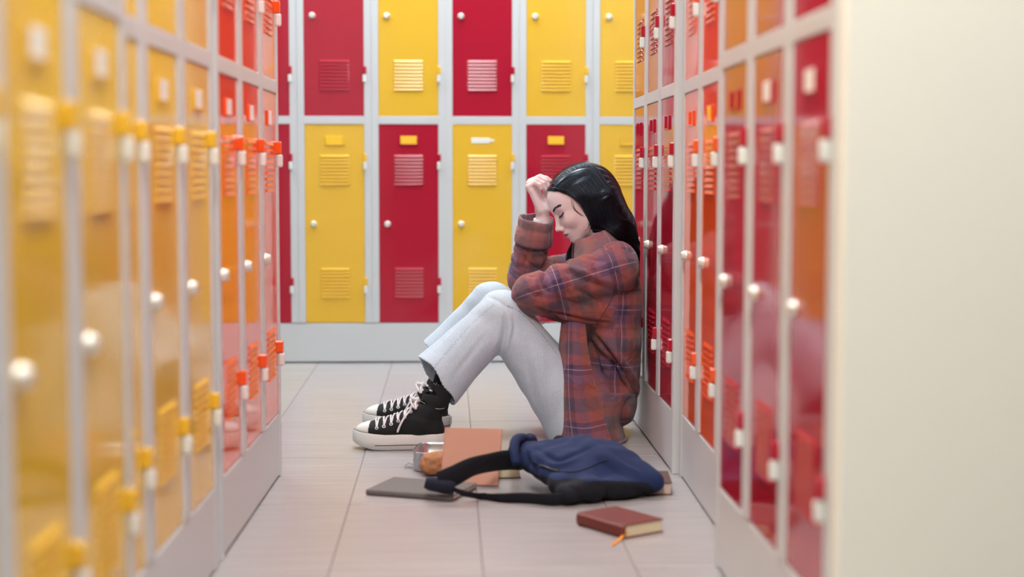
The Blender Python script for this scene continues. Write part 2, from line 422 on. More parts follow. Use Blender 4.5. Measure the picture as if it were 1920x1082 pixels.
# red-brown leather book in front
_L, _Cc, _Rr = np.array([.276, 3.346]), np.array([.366, 3.210]), np.array([.466, 3.266])
_u = (_Cc-_L)/np.linalg.norm(_Cc-_L)      # along the spine, towards the camera
_ctr = (_L+_Rr)/2+np.array([.002, .004]); _ang = math.atan2(_u[1], _u[0])
lb = book('book', 'thick red-brown leather book in front of the backpack with an orange ribbon', .110, .160, .029, M_LEATH, (_ctr[0], _ctr[1], .0005), (0, 0, _ang+R(90)))
M_RIB = mat('orange_ribbon', srgb(238, 150, 30), .5)
def to_book(p):
    p = np.asarray(p)-np.array([_ctr[0], _ctr[1], .0005]); a_ = -(_ang+R(90))
    return (p[0]*math.cos(a_)-p[1]*math.sin(a_), p[0]*math.sin(a_)+p[1]*math.cos(a_), p[2])
v, f = tube(spline([to_book(q_) for q_ in (PZ(1185, 992, .014), PZ(1173, 999, .012), PZ(1166, 1007, .006), PZ(1158, 1014, .002), PZ(1148, 1022, .002))], 24), .0042, 6, .2, up=(0, 0, 1))
link('ribbon', mesh('ribbon', v, f, M_RIB, True), lb)

# metal lunch box with clasp
M_TIN = mat('tin', srgb(205, 208, 214), .22, metal=.9, bump=(40, .1, .001))
def lunch_box():
    e = tag(empty('lunch_box', (-.012, 4.030, .0005), (0, 0, R(-8))), 'open metal lunch box with wire clasp beside the black sneaker', 'lunch box')
    w, d, h, r = .150, .150, .052, .028
    lv = [(0, .006), (.002, .0), (h-.004, -.001), (h-.003, -.004), (h, -.004), (h, .0005), (h-.004, .002), (.006, .003), (.004, .009)]
    rings = []; n = 6
    for z, ins in lv:
        pts = []
        for sx, sy, a0 in ((1, 1, 0), (-1, 1, 90), (-1, -1, 180), (1, -1, 270)):
            for k in range(n+1):
                a = R(a0+90*k/n); rr = max(r-ins, .004)
                pts.append((sx*(w/2-r)+rr*math.cos(a), sy*(d/2-r)+rr*math.sin(a), z))
        rings.append(pts)
    N = len(rings[0]); v = [p for q in rings for p in q]
    f = [(i*N+k, i*N+(k+1) % N, (i+1)*N+(k+1) % N, (i+1)*N+k) for i in range(len(rings)-1) for k in range(N)]
    f += [tuple(range(N))[::-1], tuple(range((len(rings)-1)*N, len(rings)*N))]
    link('tray', mesh('tray', v, f, M_TIN, True), e)
    # clasp: hinge plate, wire loop, spring coil
    parts = [tube([(-w/2-.001, y, .022) for y in (-.026, .0)], .005, 8)]
    link('clasp_hinge', mesh('clasp_hinge', *merge(parts), M_TIN, True), e)
    loop = spline([(-.076, -.026, .022), (-.090, -.030, .016), (-.100, -.028, .008), (-.104, -.014, .005), (-.098, .000, .008), (-.086, .003, .016), (-.076, .0, .022)], 40)
    link('wire_loop', mesh('wire_loop', *tube(loop, .0013, 6), M_TIN, True), e)
    link('latch_tongue', boxes('latch_tongue', [(-.100, -.084, -.020, -.006, .006, .0085)], M_TIN, .001), e)
    return e
lunch_box()
M_BREAD = mat('bread_crust', srgb(176, 122, 84), .8, bump=(70, .8, .004), var=(28, .35))
def bread(p):
    d = smin(rcone(p, (-.012, 0, .030), (.022, .006, .031), .0295, .028), rcone(p, (.0, .008, .036), (.012, .008, .037), .022, .022), .012)
    return d+.0026*wob(p, 130, 3)+.0012*wob(p, 380, 4)
v, f = surface(bread, (-.06, -.05, -.005), (.07, .06, .08), .0022)
tag(link('bread_roll', fast_mesh('bread_roll', v, f, M_BREAD), None, (-.036, 3.920, .0003)), 'round brown bread roll lying in front of the metal lunch box', 'bread')

# backpack
M_NAVY = mat('navy_canvas', srgb(9, 34, 78), .85, bump=(350, .35, .0008), var=(14, .12))
M_NAVYD = mat('dark_navy_webbing', srgb(7, 11, 24), .9, bump=(500, .4, .0006))
M_BLACKT = mat('black_tape', srgb(20, 20, 24), .6)
BA, BB, BC, BD = P(976, 846, 3.79), P(1112, 856, 3.80), P(1222, 912, 3.645), P(1068, 932, 3.552)
BA[2] = max(BA[2], .06); BD[2] = .030; BC[2] = .034
def bagf(p):
    d = None
    for s_ in np.linspace(0, 1, 6):
        c = rcone(p, BA+(BD-BA)*s_, BB+(BC-BB)*s_, .030-.003*s_, .040-.011*s_)
        d = c if d is None else smin(d, c, .03)
    d = smin(d, ell(p, P(1105, 872, 3.73), (.115, .10, .058)), .05)
    q = p-BB
    d = d+.0030*np.sin(q[:, 0]*26+q[:, 1]*34+1.6*np.sin(q[:, 0]*17+1)+q[:, 2]*20)+.0014*np.sin(q[:, 0]*70-q[:, 1]*60+1.5*np.sin(q[:, 1]*30))+.0008*wob(p, 70, 5)
    g = (p[:, 0]-.30)*2.2+(p[:, 1]-3.70)*1.0; d = d+.0045*np.exp(-((g-.02)/.045)**2)-.004*np.exp(-((g-.14)/.06)**2)+.004*np.exp(-((q[:, 0]*.6-q[:, 1]+.01)/.016)**2)
    d = smax(d, -ell(p, P(1036, 836, 3.86), (.044, .07, .024)), .012)           # slack opening
    bk = np.max(np.abs(p-np.array([.478, 3.735, .0]))-np.array([.070, .080, .0325]), axis=1)      # rests on the book beneath it
    return smax(smax(d, -bk, .004), -(p[:, 2]-.001), .004)
bp = tag(empty('backpack', (.35, 3.7, 0)), 'navy blue canvas backpack slumped on the floor', 'backpack')
v, f = surface(bagf, (.10, 3.44, -.008), (.60, 4.02, .19), .0038)
v = relax(v, f, 2)
v = creases(v, f, bagf, [([(1003, 838), (1028, 856), (1048, 862), (1080, 850), (1110, 838)], -.008, .008), ([(1000, 846), (1025, 866), (1048, 872), (1085, 860)], .005, .008), ([(1135, 850), (1165, 872), (1200, 888)], .006, .010), ([(1120, 862), (1150, 882), (1185, 896)], -.006, .009),
    ([(985, 840), (990, 865), (1005, 885)], -.007, .009), ([(1060, 905), (1085, 925), (1095, 945)], -.006, .010), ([(1150, 912), (1140, 930), (1120, 945)], -.005, .010), ([(1090, 900), (1150, 905), (1220, 915)], .004, .010), ([(1185, 915), (1205, 925), (1225, 930)], -.004, .008)], 3.3)
v[:, 2] = np.maximum(v[:, 2], .001)
off = np.array([.35, 3.7, 0])
_seam = cast(bagf, [(968, 862), (1000, 888), (1040, 899), (1085, 897), (1130, 897), (1175, 902), (1215, 905), (1248, 902)], 3.3)
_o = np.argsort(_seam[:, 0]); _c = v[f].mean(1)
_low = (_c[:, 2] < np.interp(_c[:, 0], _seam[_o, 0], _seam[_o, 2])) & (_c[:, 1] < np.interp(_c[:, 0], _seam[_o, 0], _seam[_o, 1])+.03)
def subset(v, f, sel):
    u, inv = np.unique(f[sel], return_inverse=True); return v[u], inv.reshape(-1, 4)
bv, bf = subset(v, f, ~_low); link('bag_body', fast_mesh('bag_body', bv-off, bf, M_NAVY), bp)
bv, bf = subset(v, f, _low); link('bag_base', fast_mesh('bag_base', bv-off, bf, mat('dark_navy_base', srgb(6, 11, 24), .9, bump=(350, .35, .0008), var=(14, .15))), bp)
def on_bag(pts, o): return cast(bagf, pts, 3.3)+np.array([0, -o, o*.6])
pt = snap(bagf, spline(on_bag([(1000, 866), (1040, 885), (1085, 884), (1115, 872), (1140, 864), (1165, 868)], 0), 50), .0005)
link('piping', mesh('piping', *tube(pt-off, .0013, 6), M_NAVYD, True), bp)
zp = snap(bagf, spline(on_bag([(1012, 873), (1030, 879), (1049, 885)], 0), 12), .001)
link('zip_puller', mesh('zip_puller', *tube(zp-off, .0042, 8, .4), M_BLACKT, True), bp)
zp2 = snap(bagf, spline(on_bag([(1018, 875), (1032, 879.5), (1045, 883.5)], 0), 10), .0028)
link('zip_tape', mesh('zip_tape', *tube(zp2-off, .0018, 6, .4), mat('zip_metal', srgb(96, 92, 92), .45, metal=.4), True), bp)
hl = spline([P(1045, 845, 3.80), P(1040, 832, 3.80), P(1046, 822, 3.81), P(1056, 822, 3.82), P(1061, 832, 3.83), P(1058, 845, 3.83)], 30)
link('haul_loop', mesh('haul_loop', *tube(hl-off, .008, 8, .3), M_NAVYD, True), bp)
lf = spline([P(1040, 852, 3.79), P(1052, 850, 3.79), P(1063, 842, 3.80), P(1066, 836, 3.81)], 16)
link('lining', mesh('lining', *tube(lf-off, [.004]+[.012]*14+[.004], 8, .4), mat('light_blue_lining', srgb(70, 110, 150), .7), True), bp)
rm = spline([P(968, 870, 3.70), P(964, 845, 3.72), P(967, 826, 3.75), P(978, 820, 3.79), P(988, 822, 3.83), P(996, 820, 3.87), P(1000, 826, 3.89)], 40)
link('rim', mesh('rim', *tube(rm-off, .0125, 10, .8), M_NAVY, True), bp)
# padded shoulder strap, its end block and the thin webbing
st = spline([P(985, 862, 3.76), P(960, 862, 3.74), P(925, 866, 3.70), P(885, 876, 3.645), P(850, 893, 3.610), P(824, 905, 3.600)], 50)
link('shoulder_strap', mesh('shoulder_strap', *tube(st-off, list(np.linspace(.032, .029, 50)), 14, .30, up=(0, .93, .36)), M_NAVYD, True), bp)
ed = snap(bagf, st[:2], 0)
sp = [p+np.array([0, -.010, .016]) for p in st[4:]]
link('strap_piping', mesh('strap_piping', *tube(np.array(sp)-off, .002, 6), M_NAVY, True), bp)
ev, ef = merge([tube(np.array([P(852, 916, 3.60), P(838, 913, 3.60), P(822, 910, 3.605), P(806, 907, 3.61), P(797, 905, 3.61)])-off, [.019, .0225, .0225, .0215, .0165], 14, .72, up=(0, .6, .8))])
link('strap_end', mesh('strap_end', ev, ef, mat('strap_end_navy', srgb(14, 21, 44), .85, bump=(500, .4, .0006)), True), bp)
wb = spline([P(850, 917, 3.595), P(872, 926, 3.575), PZ(905, 931, .009), PZ(935, 934, .011), PZ(985, 934, .014), PZ(1035, 937, .017), PZ(1078, 932, .020)], 60)
link('webbing', mesh('webbing', *tube(wb-off, list(np.linspace(.0065, .019, 60)), 8, .2, up=(.1, .93, .3)), M_NAVYD, True), bp)

# ================================================================== THE PERSON
YM = 4.53                                    # depth of the body's middle plane
person = tag(empty('person', (.30, YM, 0)), 'person in plaid shirt, pale jeans and black high-top sneakers sitting against lockers, head on hand', 'person')
POFF = np.array([.30, YM, 0])
def ppart(name, v, f, m, parent=person, off=None, smooth=True):
    o = POFF if off is None else off
    if isinstance(f, np.ndarray): me = fast_mesh(name, v-o, f, m, smooth)
    else: me = mesh(name, np.asarray(v)-o, f, m, smooth)
    return link(name, me, parent)

# ---- head frame: HF forwards (down-left), HU to the crown, HS towards the camera
_tilt = math.atan2(44, 92)
HU = np.array([-math.sin(_tilt), 0, math.cos(_tilt)]); HF = np.array([-math.cos(_tilt), 0, -math.sin(_tilt)])
_yw = R(7)                                   # slight turn towards the camera
Ry = np.array([0, -1., 0])
HFr = HF*math.cos(_yw)+Ry*math.sin(_yw); HSr = np.cross(HU, HFr)
if HSr[1] > 0: HSr = -HSr
HC = P(1095, 385, YM)+np.array([0, 0, 0])
HM = np.stack([HFr, HSr, HU])                # world -> head rows
def toh(p): return (p-HC) @ HM.T*1000
def fromh(q): return HC+(np.asarray(q)/1000) @ HM
def headf(p):
    q = toh(p); s = np.abs(q[:, 1]); m = np.stack([q[:, 0], s, q[:, 2]], 1)
    d = ell(q, (-8, 0, 32), (99, 74, 79))
    d = smin(d, ell(q, (40, 0, 42), (50, 56, 50)), 25)          # forehead
    d = smin(d, ell(q, (27, 0, -18), (58, 57, 66)), 25)         # mid face
    d = smin(d, rcone(m, np.array([12., 36, -40]), np.array([52., 16, -72]), 24, 16), 22)   # jaw
    d = smin(d, ell(q, (66, 0, -75), (16, 18, 15)), 16)         # chin
    d = smin(d, ell(m, (58, 33, -16), (25, 22, 22)), 18)        # cheek
    d = smin(d, rcone(m, np.array([84., 6, 27]), np.array([70., 42, 27]), 9, 8), 12)         # brow ridge
    d = smax(d, -ell(m, (97, 31, 7), (17, 19, 12)), 14)         # eye socket
    d = smin(d, ell(m, (69, 31, 3), (15.5, 15.5, 13)), 4)         # closed lid
    d = smin(d, rcone(q, np.array([85., 0, 12]), np.array([97., 0, -26]), 5.5, 8.2), 9)      # nose bridge
    d = smin(d, ell(q, (99.5, 0, -30), (9.5, 9.5, 7.5)), 6)           # tip
    d = smin(d, ell(m, (89, 12, -34), (10, 6.5, 6.5)), 4)          # wings
    d = smax(d, -ell(m, (92, 6, -40), (5, 3, 3)), 3)            # nostrils
    d = smin(d, ell(q, (70, 0, -52), (19, 28, 17)), 12)         # muzzle
    cv = (s/20.)**2
    ql = q.copy(); ql[:, 0] += 9*cv; ql[:, 2] -= 1.5*cv
    d = smin(d, ell(ql, (89, 0, -50.5), (5.8, 21, 4.4)), 4)      # upper lip
    d = smin(d, ell(ql, (85.5, 0, -61.5), (6.2, 18, 5.8)), 4)      # lower lip
    d = smax(d, -ell(ql, (95, 0, -56), (8, 20, 1.1)), 2.2)
    d = smax(d, -ell(q, (90, 0, -71), (8, 16, 4)), 6)
    d = smin(d, ell(m, (-8, 73, -8), (14, 6, 26)), 5)           # ear (under the hair)
    return d/1000
NECK0 = fromh((-28, 0, -48)); NECK1 = P(1150, 486, YM)
# ---- arms (skeleton shared by the body and the sleeves)
SH_N, EL_N, WR_N = P(1152, 506, 4.385), P(1000, 552, 4.375), P(1085, 582, 4.60)
SH_F, EL_F, WR_F = P(1135, 500, 4.68), P(990, 522, 4.70), P(1013, 412, 4.62)
HY = 4.615                                   # depth of the raised hand
FING = []
for dy, r, pts in ((-.030, .0078, [(995, 358), (990, 350), (1001, 343.5), (1011, 347), (1014, 353)]),
                   (-.010, .0085, [(998, 356), (991, 344.5), (1006, 338.5), (1018, 344.5), (1022.5, 354)]),
                   (.010, .0087, [(1002, 355), (994, 340.5), (1009, 333.5), (1023, 339.5), (1028.5, 349.5)]),
                   (.029, .0083, [(1006, 354), (999, 338), (1013, 331.5), (1024, 334.5), (1031, 338.5)])):
    FING.append(([P(x, y, HY+dy) for x, y in pts], r))
THUMB = ([P(1018, 394, HY+.012), P(1025, 377, HY+.034), P(1025.5, 364, HY+.030), P(1022, 355, HY+.020)], .0095)
NAILS = []
def handf(p):
    k = .006
    W0, W1 = P(1018, 420, HY+.004), P(1017, 397, HY)
    d = rcone(p, W0, W1, .0205, .0205)
    ax = W1-W0
    palm = None
    for dy, (x0, y0, x1, y1), ra, rb in ((-.026, (1013, 392, 996, 356), .012, .0105), (-.009, (1014, 392, 998, 354), .0135, .0115), (.009, (1016, 391, 1001, 352), .0135, .0115), (.026, (1018, 391, 1005, 351), .012, .011)):
        c = rcone(p, P(x0, y0, HY+dy*.62), P(x1, y1, HY+dy), ra, rb)
        palm = c if palm is None else smin(palm, c, .010)
    d = smin(d, palm, .014)
    for pts, r in FING:
        c = None
        for i in range(4):
            r0, r1 = r*(1.08-.07*i), r*(1.08-.07*(i+1))
            e = rcone(p, pts[i], pts[i+1], r0, r1)
            c = e if c is None else smin(c, e, .0035)
        d = smin(d, c, .0035)
    t = None
    for i, (ra, rb) in enumerate(((.0145, .0112), (.0112, .0092), (.0092, .0075))):
        e = rcone(p, THUMB[0][i], THUMB[0][i+1], ra, rb); t = e if t is None else smin(t, e, .004)
    return smin(d, t, .009)
def bodyf(p):
    d = smin(headf(p), rcone(p, NECK0, NECK1, .050, .056), .022)
    q = p.copy(); q[:, 1] = YM+(q[:, 1]-YM)*.55
    d = smin(d, rcone(q, P(1150, 515, YM), P(1135, 690, YM), .062, .072), .03)
    d = smin(d, rcone(p, P(1150, 500, 4.41), P(1145, 500, 4.66), .045, .045), .03)
    d = smin(d, rcone(p, SH_N, EL_N, .043, .036), .02); d = smin(d, rcone(p, EL_N, WR_N, .036, .024), .01)
    d = smin(d, rcone(p, SH_F, EL_F, .043, .036), .02); d = smin(d, rcone(p, EL_F, P(1018, 420, HY+.004), .036, .0215), .01)
    return smin(d, handf(p), .012)
v, f = surface(bodyf, (.10, 4.26, .34), (.60, 4.80, .83), .0018)
v = relax(v, f, 1, .4)
# pigment: lips, lids, flushed knuckles and cheeks as vertex colour
q = toh(v); s = np.abs(q[:, 1])
skin = np.array(srgb(238, 218, 220)); colr = np.tile(skin, (len(v), 1))
def blend(w, c):
    global colr
    colr = colr*(1-w[:, None])+np.array(c)*w[:, None]
def soft(d, w): return np.clip(.5-d/w, 0, 1)
blend(.08*soft((np.linalg.norm((q-np.array([70, 0, -22]))*np.array([1, 0, 1]), axis=1)-20)/1., 24)*(s > 18), srgb(226, 150, 142))
cv = (s/20.)**2
lipz = q[:, 2]-1.5*cv
lip = (soft(np.abs(lipz+56)-9.0+4.5*np.clip(s/22, 0, 1)**2*2, 3.0))*soft(s-22, 4)*(q[:, 0] > 58)
blend(.85*np.clip(lip, 0, 1), srgb(178, 104, 112))
blend(.9*soft(np.abs(lipz+56)-.9, 1.2)*soft(s-23, 3)*(q[:, 0] > 55), srgb(96, 40, 46))
blend(.35*soft(np.linalg.norm((q-np.array([76, 0, 3]))[:, [0, 2]]*np.array([.6, 1]), axis=1)-10, 8)*(s > 14)*(s < 48), srgb(196, 140, 140))
hd = np.min([np.min([np.linalg.norm(v-pp, axis=1) for pp in pts[1:4]], axis=0) for pts, _ in FING], axis=0)
blend(.30*soft(hd-.010, .010), srgb(224, 150, 138))
M_SKIN = mat('skin', tuple(skin), .48, bump=(900, .06, .0003))
_nt = M_SKIN.node_tree; _at = _nt.nodes.new('ShaderNodeVertexColor'); _at.layer_name = 'pigment'
_nt.links.new(_at.outputs['Color'], _nt.nodes['Principled BSDF'].inputs['Base Color'])
_nt.nodes['Principled BSDF'].inputs['Subsurface Weight'].default_value = .12
_nt.nodes['Principled BSDF'].inputs['Subsurface Radius'].default_value = (.012, .005, .003)
body = ppart('body', v, f, M_SKIN)
ca = body.data.color_attributes.new('pigment', 'FLOAT_COLOR', 'POINT')
ca.data.foreach_set('color', np.hstack([colr, np.ones((len(v), 1))]).astype(np.float32).ravel())
# nails
M_NAIL = mat('fingernail', srgb(232, 196, 192), .25)
for pts, r in FING:
    a, b = pts[3], pts[4]; t = (b-a)/np.linalg.norm(b-a); n = np.cross(t, np.array([0, 1., 0])); n /= np.linalg.norm(n)
    if n[2] < 0: n = -n
    c0 = a+(b-a)*.55+n*r*.62
    vv, ff = tube([c0-t*.004, c0, c0+t*.007, c0+t*.012], [.0042, .0050, .0048, .0030], 8, .35, up=n)
    ppart('fingernail', vv, ff, M_NAIL)
# eyebrows and lashes: fine hairs set on the face
M_BROW = mat('brow_hair', srgb(46, 28, 34), .6)
def hairlets(line, n, length, lean, rad, jit, name):
    hq = toh(spline(cast(headf, line, 4.2), n))
    A = hq+rng.normal(size=(n, 3))*jit; B = A+np.array(lean)*length*rng.uniform(.7, 1.1, (n, 1))
    for sgn in (1, -1):
        m = np.array([1, sgn, 1])
        T = np.stack([fromh(A*m), fromh((A+B)/2*m), fromh(B*m)], 1)
        Sn = snap(headf, T.reshape(-1, 3), .0003).reshape(n, 3, 3)
        if name == 'eyelashes': Sn[:, 1:] = T[:, 1:]
        ppart(name, *merge([tube(q_, [rad, rad*.8, rad*.25], 4) for q_ in Sn]), M_BROW)
hairlets([(1037, 397), (1040, 392), (1045, 388.5), (1051, 386)], 130, 7, (-.5, .6, .5), .0006, np.array([.3, .3, 1.5]), 'eyebrow')
hairlets([(1049.5, 405.6), (1052, 404), (1054.5, 401), (1056.5, 397.8)], 110, 9, (.62, .40, -.55), .0009, np.array([.5, .3, .5]), 'eyelashes')

# ---- hair
M_HAIR = mat('black_hair', srgb(6, 7, 13), .32, spec=.45)
M_HAIR.node_tree.nodes['Principled BSDF'].inputs['Specular Tint'].default_value = (.62, .78, 1, 1)
def hairline(u): return np.interp(u, [-140, -91, -35, 10, 48, 70, 86, 100, 125], [36, 30, 21, 24, 40, 58, 80, 150, 260])
HB = [(P(1128, 372, YM), .062), (P(1158, 425, YM), .050), (P(1184, 470, YM), .034), (P(1200, 505, YM), .022), (P(1205, 530, YM), .008)]
def hairf(p):
    q = toh(p)
    d = ell(q, (-8, 0, 34), (107, 84, 87))/1000
    d = smin(d, ell(q, (-12, 0, -22), (56, 78, 86))/1000, .035)
    qq = p.copy(); qq[:, 1] = YM+(qq[:, 1]-YM)*.62
    for (a, ra), (b, rb) in zip(HB[:-1], HB[1:]): d = smin(d, rcone(qq, a, b, ra, rb), .02)
    d = d+.0011*np.sin(np.arctan2(q[:, 1], q[:, 2]+20)*26+q[:, 0]*.02)*(q[:, 2] > -130)
    d = smax(d, (q[:, 0]-hairline(q[:, 2]))/1000*.8, .006)
    cut = (-(q[:, 2]+95)-np.clip(-q[:, 0]-2, 0, 200)*3.)/1000*.5      # below the jaw only behind the neck
    d = smax(d, cut, .01)
    return smax(d, p[:, 0]-.557, .006)
v, f = surface(hairf, (.17, 4.36, .42), (.60, 4.72, .84), .0028)
v = relax(v, f, 2)
hair = ppart('hair', v, f, M_HAIR)
S = []
def strand(pts, r0, n=16):
    return tube(pts, [r0*(.7+.3*math.sin(math.pi*min(1, i/(n-1)*1.3)))*(1 if i < n-3 else (n-1-i)/3+.12) for i in range(n)], 5, .8)
PATH, OFFS, RAD = [], [], []
for i in range(900):
    sg = 1 if i < 760 else -1
    t = rng.uniform(0, 1)
    p0 = fromh((74-140*t, sg*4, 125))                        # start along the parting
    p1 = fromh((np.interp(t, [0, 1], [36, -75])+rng.normal()*3, sg*80, 48)); p2 = fromh((np.interp(t, [0, 1], [20, -72]), sg*86, -12)); p3 = fromh((np.interp(t, [0, 1], [12, -62]), sg*80, -70))
    ex = np.interp(t, [0, .5, 1], [1188, 1200, 1211])+rng.normal()*4; ey = rng.uniform(492, 535)
    dep = YM-sg*np.interp(t, [0, 1], [.075, .02])
    mid = P(np.interp(t, [0, 1], [1148, 1184]), np.interp(t, [0, 1], [440, 430]), YM-sg*np.interp(t, [0, 1], [.085, .04]))
    m2 = P(np.interp(t, [0, 1], [1178, 1203]), 478, dep)
    PATH.append(spline([p0, p1, p2, p3, mid, m2, P(ex, ey, dep+.01)], 22)); OFFS.append(rng.uniform(-.0008, .0026)); RAD.append(rng.uniform(.0007, .0013))
# hair swept from the forehead towards the camera side
for i in range(110):
    t = rng.uniform(0, 1)
    a = fromh((86-12*t, rng.uniform(-25, 25), 84+12*t)); b = fromh((66-8*t, 50, 70+10*t)); c = fromh((38-8*t, 74, 44+8*t)); e = fromh((16-8*t, 82, 0)); g = fromh((8-8*t, 80, -60))
    PATH.append(spline([a, b, c, e, g], 22)); OFFS.append(rng.uniform(0, .0014)); RAD.append(rng.uniform(.0009, .0015))
PATH = np.array(PATH); SN = snap(hairf, PATH.reshape(-1, 3), np.repeat(OFFS, 22), 4).reshape(PATH.shape)
SN[:760, 19:] = PATH[:760, 19:]*.4+SN[:760, 19:]*.6
SN[:, :, 0] = np.minimum(SN[:, :, 0], .5585)
for q_, r_ in zip(SN, RAD): S.append(strand(q_, r_, 22))
# far lock hanging beside the chin, and loose strands on the cheek
for i in range(46):
    x = float(np.clip(rng.normal()*4, -6, 8)); w = rng.normal()*.006
    S.append(strand(spline([P(1098+x*.3, 425, 4.615+w), P(1080+x, 452, 4.61+w), P(1070+x*1.1+3*math.sin(i), 474, 4.605+w), P(1067+x*1.2, rng.uniform(486, 500), 4.60+w)], 16), rng.uniform(.0012, .0022), 16))
for line in ([(1071, 374), (1072.5, 384), (1078, 394), (1087, 402), (1097, 406.5)], [(1074, 378), (1077, 390), (1084, 398), (1096, 405)], [(1102, 415), (1103, 424), (1100, 430), (1094, 433)], [(1104, 420), (1106, 430), (1104, 436)]):
    S.append(strand(snap(bodyf, spline(cast(bodyf, line, 4.2), 14), .0012, 3), .0007, 14))
sv, sf = merge(S)
ppart('hair_strands', sv, sf, M_HAIR, hair)

# ---- plaid cloth
def plaid(name, fadeamt=.20):
    m = bpy.data.materials.new(name); m.use_nodes = True; nt = m.node_tree; b = nt.nodes['Principled BSDF']
    uv = nt.nodes.new('ShaderNodeUVMap'); uv.uv_map = 'plaid'
    sp = nt.nodes.new('ShaderNodeSeparateXYZ'); nt.links.new(uv.outputs[0], sp.inputs[0])
    rust, rust2, grey, navy, mauve, line = srgb(150, 72, 62), srgb(126, 64, 68), srgb(82, 70, 76), srgb(36, 38, 82), srgb(110, 74, 104), srgb(192, 152, 170)
    def ramp(out, stops):
        fr = nt.nodes.new('ShaderNodeMath'); fr.operation = 'FRACT'; nt.links.new(out, fr.inputs[0])
        r = nt.nodes.new('ShaderNodeValToRGB'); r.color_ramp.interpolation = 'LINEAR'
        el = r.color_ramp.elements
        seq = []
        for i, (p, c) in enumerate(stops):
            nx = stops[i+1][0] if i+1 < len(stops) else 1.0
            seq += [(p+.004, c), (nx-.004, c)]
        el[0].position, el[0].color = seq[0][0], (*seq[0][1], 1); el[1].position, el[1].color = seq[-1][0], (*seq[-1][1], 1)
        for p, c in seq[1:-1]:
            e = el.new(p); e.color = (*c, 1)
        nt.links.new(fr.outputs[0], r.inputs[0]); return r.outputs[0]
    A = ramp(sp.outputs[0], [(0, navy), (.082, line), (.098, navy), (.18, mauve), (.36, rust), (.56, grey), (.80, rust), (.88, rust2)])
    B = ramp(sp.outputs[1], [(0, navy), (.082, line), (.098, navy), (.18, mauve), (.34, rust), (.40, rust2), (.44, rust), (.58, grey), (.82, rust)])
    mx = nt.nodes.new('ShaderNodeMix'); mx.data_type = 'RGBA'; mx.inputs[0].default_value = .5
    nt.links.new(A, mx.inputs[6]); nt.links.new(B, mx.inputs[7])
    n = nt.nodes.new('ShaderNodeTexNoise'); n.inputs['Scale'].default_value = 900; n.inputs['Detail'].default_value = 3
    n3 = nt.nodes.new('ShaderNodeTexNoise'); n3.inputs['Scale'].default_value = 26; n3.inputs['Detail'].default_value = 5
    tc = nt.nodes.new('ShaderNodeTexCoord'); nt.links.new(tc.outputs['Object'], n.inputs['Vector']); nt.links.new(tc.outputs['Object'], n3.inputs['Vector'])
    fade = nt.nodes.new('ShaderNodeMix'); fade.data_type = 'RGBA'; fade.inputs[7].default_value = (*srgb(196, 150, 152), 1)
    ml = nt.nodes.new('ShaderNodeMath'); ml.operation = 'MULTIPLY'; ml.inputs[1].default_value = fadeamt
    nt.links.new(n3.outputs['Fac'], ml.inputs[0]); nt.links.new(ml.outputs[0], fade.inputs[0]); nt.links.new(mx.outputs[2], fade.inputs[6])
    nt.links.new(fade.outputs[2], b.inputs['Base Color'])
    ad = nt.nodes.new('ShaderNodeMath'); ad.operation = 'ADD'; ml2 = nt.nodes.new('ShaderNodeMath'); ml2.operation = 'MULTIPLY'; ml2.inputs[1].default_value = 3
    nt.links.new(n3.outputs['Fac'], ml2.inputs[0]); nt.links.new(n.outputs['Fac'], ad.inputs[0]); nt.links.new(ml2.outputs[0], ad.inputs[1])
    n4 = nt.nodes.new('ShaderNodeTexNoise'); n4.inputs['Scale'].default_value = 11; n4.inputs['Detail'].default_value = 3; n4.inputs['Distortion'].default_value = 1.6
    nt.links.new(tc.outputs['Object'], n4.inputs['Vector'])
    b4 = nt.nodes.new('ShaderNodeBump'); b4.inputs['Strength'].default_value = .55; b4.inputs['Distance'].default_value = .022
    nt.links.new(n4.outputs['Fac'], b4.inputs['Height'])
    bp_ = nt.nodes.new('ShaderNodeBump'); nt.links.new(b4.outputs[0], bp_.inputs['Normal']); bp_.inputs['Strength'].default_value = .5; bp_.inputs['Distance'].default_value = .0018
    nt.links.new(ad.outputs[0], bp_.inputs['Height']); nt.links.new(bp_.outputs[0], b.inputs['Normal'])
    b.inputs['Roughness'].default_value = .85; b.inputs['Sheen Weight'].default_value = .25; b.inputs['Specular IOR Level'].default_value = .2
    return m
M_PLAID = plaid('plaid_flannel')
PER = .164
def set_uv(me, uvs):
    lay = me.uv_layers.new(name='plaid'); lay.data.foreach_set('uv', np.asarray(uvs, np.float32).ravel())

TB = [(P(1152, 508, YM), .068), (P(1153, 560, YM), .088), (P(1150, 640, YM), .093), (P(1146, 720, YM), .088)]
FOLD0, FOLD1 = P(1095, 612, 4.35), P(1198, 748, 4.35)
def sq(p, k): 
    q = p.copy(); q[:, 1] = YM+(q[:, 1]-YM)*k; return q
def armf(p, a, b, ra, rb, seed, n):
    """sleeve with soft diagonal folds gathered towards b"""
    ab = b-a; L = np.linalg.norm(ab); t = np.clip(((p-a) @ ab)/L**2, 0, 1)
    d = rcone(p, a, b, ra, rb)
    ax = ab/L; e1 = np.array([0, -1., 0]); e1 = e1-ax*(e1 @ ax); e1 /= np.linalg.norm(e1); e2 = np.cross(ax, e1)
    w = p-a; ph = np.arctan2(w @ e2, w @ e1)
    x = n*t*6.28+1.6*ph+1.1*np.sin(ph*2+seed)+.8*np.sin(t*9+seed*3)
    fold = np.abs(np.sin(x*.5))**.6*2-1.2                       # broad bulges with sharp valleys
    x2 = n*1.7*t*6.28-2.3*ph+seed*2
    return d-.0062*fold*(.25+t)*(.55+.45*np.sin(ph+seed))-.0018*np.sin(x2)
